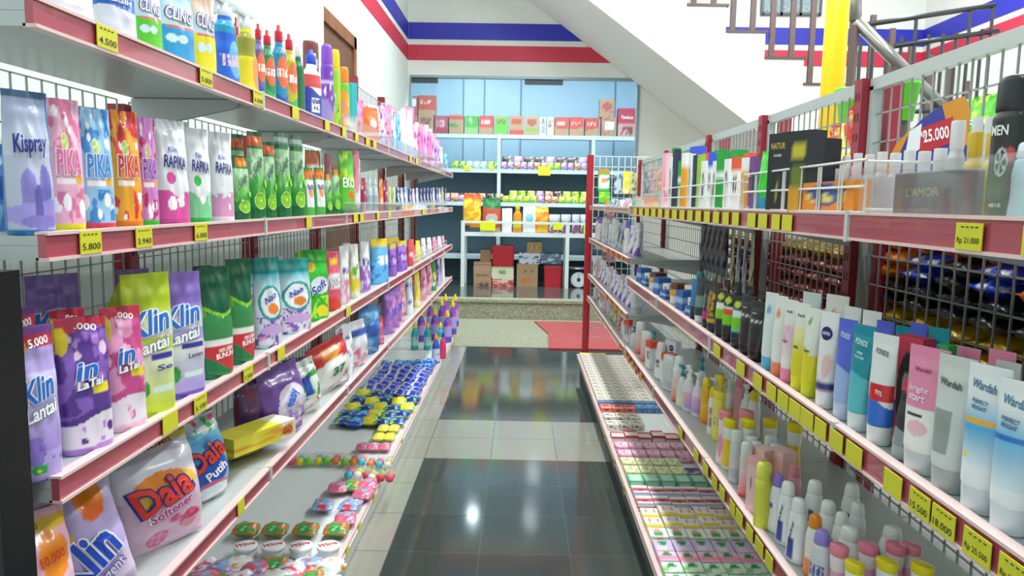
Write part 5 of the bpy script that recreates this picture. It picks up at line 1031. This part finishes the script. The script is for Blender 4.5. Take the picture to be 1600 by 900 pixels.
# ------------------------------------------------------------ stockroom goods
ct = {}
def carton(x0, x1, y0, y1, Y, base, ops, desc, d=.22, txt=(), nm='cardboard_carton'):
    k = 'ct%d' % len(ct); ct[k] = 1; de(k, 'box', desc, base, ops, txt, seed=len(ct)+200, oname=nm, cat='carton')
    a, b = hitY(x0, y1, Y), hitY(x1, y0, Y); put(k, (a.x+b.x)/2, Y+d/2, a.z, abs(b.x-a.x)*.97, d, abs(b.z-a.z), 0, 'stockroom', lod=1, desc=desc)
TAN = 'b08a68'; RDb = 'c84a42'
YS = YB+.02; s_ = 4.205; c_ = lambda v: 630+v/s_
topz = 208.5
def kc(a, b, t, base, ops, desc, **k_): carton(c_(a), c_(b), 100+t/s_, topz+ (a+b)/2/s_*.017-1.5, YS, base, ops, desc, **k_)
kc(205, 295, 340, 'a8485a', [('lett', .4, .7, 'd8a0a8', 6)], 'maroon carton on the top rack, beside the stacked pair at left')
kc(300, 398, 335, TAN, [('band', .72, .98, 'c8403a'), ('wave', .45, .1, 4, '3a8a4a'), ('band', 0, .3, TAN)], 'tan carton with red top and green wave on the top rack')
kc(403, 495, 342, '4aa03a', [('mottle', 0, 1, 'a8c88a', .25, 4), ('band', 0, .3, '8ab06a')], 'mostly green carton on the top rack')
kc(498, 595, 340, RDb, [('band', 0, .35, TAN), ('lett', .55, .75, 'f0d0c8', 6)], 'red carton right of the mostly green one on the top rack')
kc(600, 690, 342, '9aa060', [('band', .1, .5, '6ab040'), ('lett', .6, .8, '5a8a3a', 5)], 'olive and lime carton on the top rack')
kc(695, 795, 342, TAN, [('blob', .5, .7, .4, .16, 'b8503a'), ('band', 0, .25, RDb)], 'tan carton with dark red oval and red base on the top rack')
kc(800, 892, 344, 'b4946e', [('blob', .5, .68, .4, .2, 'a8584a'), ('band', .15, .35, '8aa04a')], 'tan carton left of the white boxes on the top rack')
kc(895, 940, 350, 'd8d4cc', [('lett', .1, .9, '4a4a60', 4)], 'narrow white carton with dark marks on the top rack')
kc(942, 990, 350, 'c8b8a0', [('lett', .5, .8, '5a4a50', 4)], 'narrow beige carton on the top rack')
kc(993, 1088, 350, RDb, [('wave', .4, .06, 4, TAN), ('lett', .6, .75, 'e8b0a0', 6)], 'red and tan carton, left one of an equal pair on the top rack')
kc(1090, 1188, 350, RDb, [('wave', .4, .06, 4, TAN), ('lett', .6, .75, 'e8b0a0', 6)], 'red and tan carton, right one of an equal pair on the top rack')
kc(1192, 1290, 355, 'c04a3e', [('wave', .35, .06, 4, TAN), ('lett', .6, .75, 'e8b0a0', 6)], 'red and tan carton beside the stacked pair at right')
kc(1300, 1402, 350, TAN, [('rect', .3, .8, .4, .72, 'eeeeee'), ('mottle', 0, 1, 'b8504a', .3, 4)], 'tan carton with white label under another at right')
kc(1408, 1532, 292, 'b8324a', [('band', 0, .42, 'c89a90'), ('lett', .1, .3, '8a3a3a', 5)], 'tall crimson carton at the right end of the top rack', txt=[('TimtiLan', .5, .68, .7, .12, 'f4e0e4', 0)])
kc(97, 200, 335, TAN, [('lett', .5, .8, '8a5a4a', 5)], 'plain brown carton under the red one at left')
kc(30, 94, 335, 'b87a70', [('mottle', 0, 1, 'e06a9a', .3, 4)], 'pinkish carton at the far left bottom of the stack')
def kc2(a, b, t, bt, base, ops, desc): carton(c_(a), c_(b), 100+t/s_, 100+bt/s_, YS, base, ops, desc)
kc2(97, 212, 207, 333, 'b8503e', [('blob', .5, .6, .42, .2, 'c83a3a'), ('lett', .55, .7, 'e8c0b0', 6), ('band', 0, .2, TAN)], 'red printed carton stacked on the plain brown one at left')
kc2(30, 94, 210, 333, 'a8685a', [('rect', .4, .8, .5, .8, 'e8e8ee')], 'brown carton with white sticker at the top left of the stack')
kc2(1290, 1390, 232, 349, TAN, [('blob', .5, .6, .35, .22, 'b0504a'), ('mottle', 0, .3, 'c8504a', .4, 4)], 'tan carton with dark oval stacked on top at right')
for i, (a, b, ds) in enumerate((('c8dc2a', '2a8a2a', 'yellow green noodle pack'), ('dfe8d4', '3aa84a', 'white and green noodle pack'), ('c8a0c8', '7a3a5a', 'mauve noodle pack'), ('e0b88a', 'b04a3a', 'tan and red noodle pack'), ('8ac83a', 'e8dc4a', 'lime noodle pack'), ('4a2a2a', 'a8785a', 'dark brown round snack pack'))):
    de('nd%d' % i, 'packet', ds, a, [('mottle', 0, 1, b, .4, 4), ('mottle', 0, 1, 'f0f0e8', .2, 6)], seed=230+i, oname='noodle_pack', cat='pack')
def nrow(px0, px1, step, zrack, hpx, pal, zn, Y=None, up=0):
    x = px0; k = 0
    while x < px1:
        Yk = Y or YB+.03; a = hitY(x, 250, Yk).x; b = hitY(x+step, 250, Yk).x
        put('nd%d' % pal[k % len(pal)], (a+b)/2, Yk, zrack+up, (b-a)*.95, .07, hpx/F*Yk, 0, zn, lod=2); x += step; k += 1
nrow(706, 776, 11, bz_[1], 12, [0, 0, 1, 1, 1], 'stockroom second shelf, left half'); nrow(782, 920, 10.5, bz_[1], 12, [2, 2, 3, 2, 2, 3, 3, 0, 4], 'stockroom second shelf, right half')
nrow(784, 920, 17, bz_[1], 21, [5, 2, 5], 'stockroom second shelf, rear', Y=YB+.16)
nrow(680, 722, 12, bz_[2], 11, [3, 2], 'stockroom third shelf, left part'); nrow(786, 920, 11, bz_[2], 11, [4, 4, 0, 4, 0, 2, 3, 3], 'stockroom third shelf, right part'); nrow(796, 920, 14, bz_[2], 19, [4, 0, 4, 2, 3, 5], 'stockroom third shelf, rear', Y=YB+.16); nrow(690, 776, 14, bz_[2], 14, [3, 3, 5], 'stockroom third shelf, rear left', Y=YB+.12)
de('rice_yel', 'pillow', 'big orange and yellow bag standing on the counter', 'f0a01e', [('mottle', .3, .8, 'f4dc3a', .5, 4), ('over', .85, .02, 4, 'e8641e'), ('wave', .14, .02, 4, '2a3a4a')], seed=240); de('catfood', 'pillow', 'cat food bag with green top on the counter', 'c84a2a', [('over', .7, .02, 4, '1f7a3a'), ('blob', .5, .35, .35, .2, 'c8c0b4'), ('blob', .5, .28, .18, .1, 'eeeae4'), ('band', 0, .12, 'b09a6a')], seed=241)
de('whitebag', 'pouch', 'plain white bag on the counter', 'e4e6e6', []); de('oil', 'cleaner', 'amber cooking oil bottle on the counter', 'd08a10', [('band', .2, .4, 'd8c83a')], cap='e8c01e'); de('tealbag', 'pillow', 'white bag with teal print on the counter', 'eef0ee', [('blob', .5, .55, .3, .2, '7ac0c0')]); de('orangebag', 'pillow', 'yellow and orange oil refill bag on the counter', 'eeb81e', [('mottle', .1, .8, 'e8802a', .45, 4)])
de('candyjar', 'jar', 'candy jar with mixed sweets on the counter', '8a5a70', [('mottle', 0, 1, 'e8dce8', .4, 5)], cap='d8dce0')
YK = YC+.15; ctz = cz_[1]
def ctr(dn, x0, x1, yt, d=.12, kind='counter'):
    a, b = hitY(x0, yt, YK), hitY(x1, yt, YK); h = a.z-ctz; put(dn, (a.x+b.x)/2, YK, ctz, b.x-a.x, d, h, 0, 'stockroom '+kind, lod=1)
ctr('rice_yel', 724, 752, 302); ctr('catfood', 754, 783, 308); ctr('whitebag', 784, 801, 325); ctr('oil', 802, 816, 318); ctr('tealbag', 817, 838, 322); ctr('orangebag', 836, 858, 323)
for a, b in ((858, 875), (877, 892), (894, 906), (907, 919)): ctr('candyjar', a, b, 335)
# yellow price cards in the stockroom
YEL = M('e6ea1a', .5)
def ycard(x0, x1, y0, y1, Y, label):
    a, b = hitY(x0, y1, Y), hitY(x1, y0, Y); m = MB(); m.box(a.x, b.x, Y-.002, Y, a.z, b.z); tag(m.build('price_card', YEL), label, 'sign')
ycard(750, 774, 347, 360, YC-.026, 'large yellow price card on the left of the stockroom counter rail'); ycard(864, 879, 349, 359, YC-.026, 'small yellow price card right of the counter\'s middle'); ycard(912, 920, 352, 365, YC-.026, 'yellow price card at the right end of the counter')
ycard(725, 735, 259, 266, YB-.018, 'small yellow card hanging at left of the second rack shelf'); ycard(764, 772, 259, 265, YB-.018, 'tiny yellow card left of the rack post'); ycard(841, 860, 260, 274, YB-.018, 'big yellow card hanging from the second rack shelf')
# boxes and bins under the counter
YU = YC+.12; fl = .245
def under(x0, x1, y0, y1, base, ops, desc, txt=(), d=.3, Y=None): carton(x0, x1, y0, y1, Y or YU, base, ops, desc, d, txt)
o_ = 630; p_ = 290
u = lambda v: o_+v/4.205
v_ = lambda v: p_+v/4.205
def ub(a, b, c, d, *r, **k): under(u(a), u(b), v_(c), v_(d), *r, **k)
ub(460, 580, 620, 690, 'b08d6a', [('lett', .4, .7, '6a4a3a', 5)], 'brown carton at the bottom left under the counter'); ub(460, 580, 562, 618, 'b4916e', [('lett', .4, .6, '8a6a4a', 5)], 'brown carton in the middle of the left stack under the counter'); ub(460, 580, 507, 560, 'b8957a', [('band', .7, .8, '9a7a5a')], 'brown carton topmost of the left stack under the counter')
ub(505, 575, 425, 505, '9a7450', [], 'brown carton standing behind on the left stack', Y=YU+.05)
ub(582, 728, 603, 680, 'd8c8b8', [('mottle', 0, .8, 'c83a3a', .45, 6), ('band', .85, 1, 'e4dccc')], 'red and white patterned carton beneath the white green one'); ub(578, 728, 535, 601, 'dcdcb8', [('band', .9, 1, 'b8c08a')], 'cream carton with green lettering under the red bin', txt=[('NO', .5, .5, .3, .4, '2a8a3a', 0)])
ub(742, 888, 516, 675, 'a98a64', [('lett', .62, .72, '5a5048', 6), ('blob', .45, .35, .25, .12, 'c8703a')], 'large brown carton with handwriting beside the lower red bin'); ub(758, 900, 445, 514, 'c8ccd4', [('mottle', 0, 1, '3a4a70', .35, 7)], 'blue and white patterned pack on the large brown carton'); ub(812, 912, 372, 443, 'a88658', [('rad', .5, .5, .2, '6a5038', 'b89868', 6)], 'small brown carton with dark round mark on top'); ub(902, 1042, 452, 512, '5a6f88', [('mottle', 0, 1, 'b8c4d0', .4, 5)], 'grey blue wrapped pack behind the lower red bin')
def bin_(x0, x1, y0, y1, label):
    a, b = hitY(x0, y1, YU), hitY(x1, y0, YU); w_, h_ = b.x-a.x, b.z-a.z
    root = empty('storage_bin', ((a.x+b.x)/2, YU+.15, a.z)); tag(root, label, 'bin')
    mt = M('c02836', .35)
    m = loft([(0, .44, .44, 8), (.85, .48, .48, 8)], 32); o = m.build('tub', mt, root); o.scale = (w_, .28, h_)
    m = loft([(.84, .5, .5, 8), (.9, .5, .5, 8), (.92, .47, .47, 8), (1, .46, .46, 8)], 32); o = m.build('lid', mt, root); o.scale = (w_, .28, h_)
bin_(u(575), u(736), v_(397), v_(531), 'red plastic lidded bin on top of the cream carton'); bin_(u(918), u(1050), v_(530), v_(677), 'red plastic lidded bin standing on the stockroom floor')
# dial scale
p = hitY(904, 437, YU); root = empty('dial_scale', (p.x, YU, fl)); tag(root, 'shop scale with round white dial and steel pan at right under the counter', 'scale')
m = MB(); zc_ = p.z-fl; m.bar((0, 0, zc_), (0, -.02, zc_), .115, 28); m.build('dial', M('e8ecec', .3), root, False)
m = MB(); m.bar((0, -.02, zc_), (0, -.024, zc_), .03, 16); m.box(-.003, .003, -.026, -.021, zc_, zc_+.09)
for k in range(24): a = k*math.pi/12; m.bar((.09*math.cos(a), -.022, zc_+.09*math.sin(a)), (.107*math.cos(a), -.022, zc_+.107*math.sin(a)), .002)
m.build('needle_and_marks', M('1f3a5a', .4), root)
m = loft([(0, .12, .10, 5), (.05, .14, .11, 5), (zc_, .13, .09, 4), (zc_+.13, .05, .04, 3)], 24); o = m.build('body', M('3a4245', .4), root, True); o.location = (0, .11, 0)
m = loft([(zc_+.14, .10, .10, 2), (zc_+.165, .18, .16, 2), (zc_+.175, .18, .16, 2)], 28); o = m.build('pan', M('b8bcbc', .2, .8), root, True); o.location = (0, .11, 0)
# ------------------------------------------------------------ price tags
TAGM = M('d6d22c', .5); INK = M('3a3f20', .6)
def ptag(side, sh, x0, x1, txt=None, dz=0, label=None, hh=.036):
    X = (LL+.0045) if side < 0 else (RL-.0045)
    Z = {'L1': LZ[0], 'L2': LZ[1], 'L3': LZ[2], 'L4': LZ[3], 'R1': RZ[0], 'R2': RZ[1], 'R3': RZ[2]}[sh]+.004+dz
    a, b = hitX(x0, 400, X).y, hitX(x1, 400, X).y
    for _ in range(2):
        pz = Z; d = ray(x0, 400)
        # refine column hit at the tag height
        def col(px):
            lo_, hi_ = -3000, 4000
            for _ in range(40):
                mid = (lo_+hi_)/2; h = hitX(px, mid, X)
                if h.y > 0 and (h.z > Z) : lo_ = mid
                else: hi_ = mid
            return hitX(px, lo_, X).y
    a, b = col(x0), col(x1)
    y0, y1 = min(a, b), max(a, b); w_ = y1-y0
    if side > 0: X -= .001
    root = bpy.data.objects.new('price_tag', None)
    m = MB(); m.box(-.0008, .0008, 0, w_, 0, hh); root = link('price_tag', m.mesh('price_tag', TAGM)); root.location = (X, y0, Z)
    root['category'] = 'price tag'
    if txt:
        V, P = text_mesh(txt, .01); me = bpy.data.meshes.new('lettering'); n = 1 if side < 0 else -1
        me.from_pydata([(.0014*(1 if side < 0 else -1), w_/2+n*a_*w_*.84, hh*.32+b_*hh*.3) for a_, b_ in V], [], P); me.materials.append(INK); link('lettering', me, root)
        m = MB()
        for k in range(4): m.box(.0009*n, .0014*n, w_*(.15+.18*k), w_*(.15+.18*k+.1), hh*.82, hh*.87)
        m.build('small_print', INK, root)
    root['rd'] = txt or ''; ITEMS.append((root, 'yellow price tag', 'rail of the '+ZN[sh], y0, X))
for sh, a, b, t in (('L1', 152, 184, '4.500'), ('L1', 313, 332, '5.000'), ('L1', 396, 411, '6.500'), ('L1', 457, 467, None), ('L1', 508, 515, None), ('L1', 535, 541, None), ('L1', 555, 560, None), ('L1', 572, 577, None), ('L1', 583, 588, None), ('L1', 640, 643, None), ('L1', 650, 653, None),
                    ('L2', 126, 159, '5.800'), ('L2', 213, 238, '3.940'), ('L2', 305, 324, '6.000'), ('L2', 479, 487, None), ('L2', 553, 559, None), ('L2', 563, 568, None), ('L2', 589, 593, None), ('L2', 607, 611, None), ('L2', 660, 664, None),
                    ('L3', 255, 278, None), ('L3', 304, 323, '5.100'), ('L3', 381, 395, '7.500'), ('L3', 434, 445, None), ('L3', 541, 548, None), ('L4', 372, 382, None),
                    ('R1', 1493, 1534, 'Rp 21.000'), ('R1', 1597, 1640, None), ('R1', 1168, 1180, None), ('R1', 1185, 1198, None), ('R1', 1206, 1218, None), ('R1', 1222, 1237, None),
                    ('R2', 1560, 1608, 'Rp 23.700'), ('R2', 1505, 1547, 'Rp 25.500'), ('R2', 1456, 1491, '18.000'), ('R2', 1421, 1452, '15.500'), ('R2', 1381, 1408, None), ('R2', 1322, 1346, None), ('R2', 1296, 1316, None), ('R2', 1273, 1290, None), ('R2', 1251, 1270, None), ('R2', 1233, 1250, None), ('R2', 1215, 1231, None), ('R2', 1198, 1212, None), ('R2', 1177, 1190, None), ('R2', 1151, 1163, None), ('R2', 1115, 1125, None),
                    ('R3', 1196, 1207, None), ('R3', 1180, 1192, None), ('R3', 1166, 1176, None), ('R3', 1150, 1160, None), ('R3', 1140, 1148, None), ('R3', 1124, 1132, None), ('R3', 1112, 1120, None), ('R3', 1098, 1106, None), ('R3', 1084, 1091, None), ('R3', 1060, 1066, None)):
    ptag(-1 if sh[0] == 'L' else 1, sh, a, b, t)
x = 990
while x < 1160: ptag(1, 'R1', x, x+5+(x-990)*.03); x += 9+(x-990)*.045
for k, (px, py) in enumerate(((540, 862), (588, 778), (612, 690), (697, 562), (564, 824))):
    p = hitZ(px, py, .11); m = MB(); m.box(0, .001, -.02, .02, -.03, .01); o = m.build('price_tag', TAGM); o.location = (LBASE+.006, p.y, .12); o['category'] = 'price tag'; ITEMS.append((o, 'yellow price tag', 'left base deck edge', p.y, 0))
for k, (px, py) in enumerate(((949, 685), (965, 725), (978, 768), (912, 570))):
    p = hitZ(px, py, .14); m = MB(); m.box(-.001, 0, -.02, .02, -.03, .01); o = m.build('price_tag', TAGM); o.location = (RBASE-.006, p.y, .155); o['category'] = 'price tag'; ITEMS.append((o, 'yellow price tag', 'right base deck edge', p.y, 0))
# orange tag strips on the far right rails
for sh_z in (1.17, .855, .654):
    for k in range(7):
        m = MB(); m.box(-.003, 0, 0, .05, 0, .035); o = m.build('price_tag', M(['e0a01e', 'd84a2a'][k % 2], .5)); o.location = (RL-.007, 4.3+k*.13+(0 if sh_z > .7 else -.8), sh_z+.001); o['category'] = 'price tag'
        ITEMS.append((o, ['gold', 'orange red'][k % 2]+' price tag', 'far right rail at height %s' % {1.17: 'top', .855: 'middle', .654: 'bottom'}[sh_z], o.location.y, 0))
# ------------------------------------------------------------ labels
ON = ['first', 'second', 'third', 'fourth', 'fifth', 'sixth', 'seventh', 'eighth', 'ninth', 'tenth', 'eleventh', 'twelfth', 'thirteenth', 'fourteenth', 'fifteenth', 'sixteenth', 'seventeenth', 'eighteenth', 'nineteenth']
TENS = {2: ('twentieth', 'twenty'), 3: ('thirtieth', 'thirty'), 4: ('fortieth', 'forty'), 5: ('fiftieth', 'fifty'), 6: ('sixtieth', 'sixty'), 7: ('seventieth', 'seventy'), 8: ('eightieth', 'eighty'), 9: ('ninetieth', 'ninety')}
def ordn(i):
    if i <= 19: return ON[i-1]
    t, u_ = divmod(i, 10); return TENS[t][0] if u_ == 0 else TENS[t][1]+'-'+ON[u_-1]
from collections import defaultdict
G = defaultdict(list)
for it in ITEMS: G[(it[2], it[1])].append(it)
for (zone, desc), L in G.items():
    z = zone
    if zone in ('right base deck', 'left base deck') and len(L) > 4:
        # rows by depth, then place across
        L.sort(key=lambda t: t[3]); rows = []
        for it in L:
            if rows and it[3]-rows[-1][0][3] < .05: rows[-1].append(it)
            else: rows.append([it])
        for ri, row in enumerate(rows):
            row.sort(key=lambda t: abs(t[4]))
            for ci, it in enumerate(row):
                if len(rows) == 1: lb = '%s, %s from the aisle, %s' % (desc, ordn(ci+1), z)
                else: lb = '%s, %s row back, %s from aisle' % (desc, ordn(ri+1), ordn(ci+1))
                it[0]['label'] = lb
                it[0]['group'] = desc+'s, '+z
    elif zone.startswith('stockroom') or zone.startswith('white end'):
        L.sort(key=lambda t: t[4])
        for i, it in enumerate(L):
            it[0]['label'] = desc if (len(L) == 1 and zone == 'stockroom') or (len(L) == 1 and 'counter' in desc) else (desc+', '+z if len(L) == 1 else '%s %s from the left, %s' % (ordn(i+1), desc, z))
            if len(L) > 1: it[0]['group'] = desc+'s, '+z
    else:
        L.sort(key=lambda t: t[3])
        for i, it in enumerate(L):
            it[0]['label'] = desc+', '+z if len(L) == 1 else '%s %s from near end, %s' % (ordn(i+1), desc, z.replace(' past the middle shelf', ' past joint'))
            if len(L) > 1: it[0]['group'] = desc+'s, '+z
for it in ITEMS:
    ws = it[0]['label'].split()
    if 'rd' in it[0]:
        if it[0]['rd']: it[0]['label'] = it[0]['label'].replace('price tag', 'price tag reading '+it[0]['rd'].replace('Rp ', ''))
        del it[0]['rd']
    if len(ws) > 16: print('LONG', it[0]['label'])
print('ITEMS', len(ITEMS))
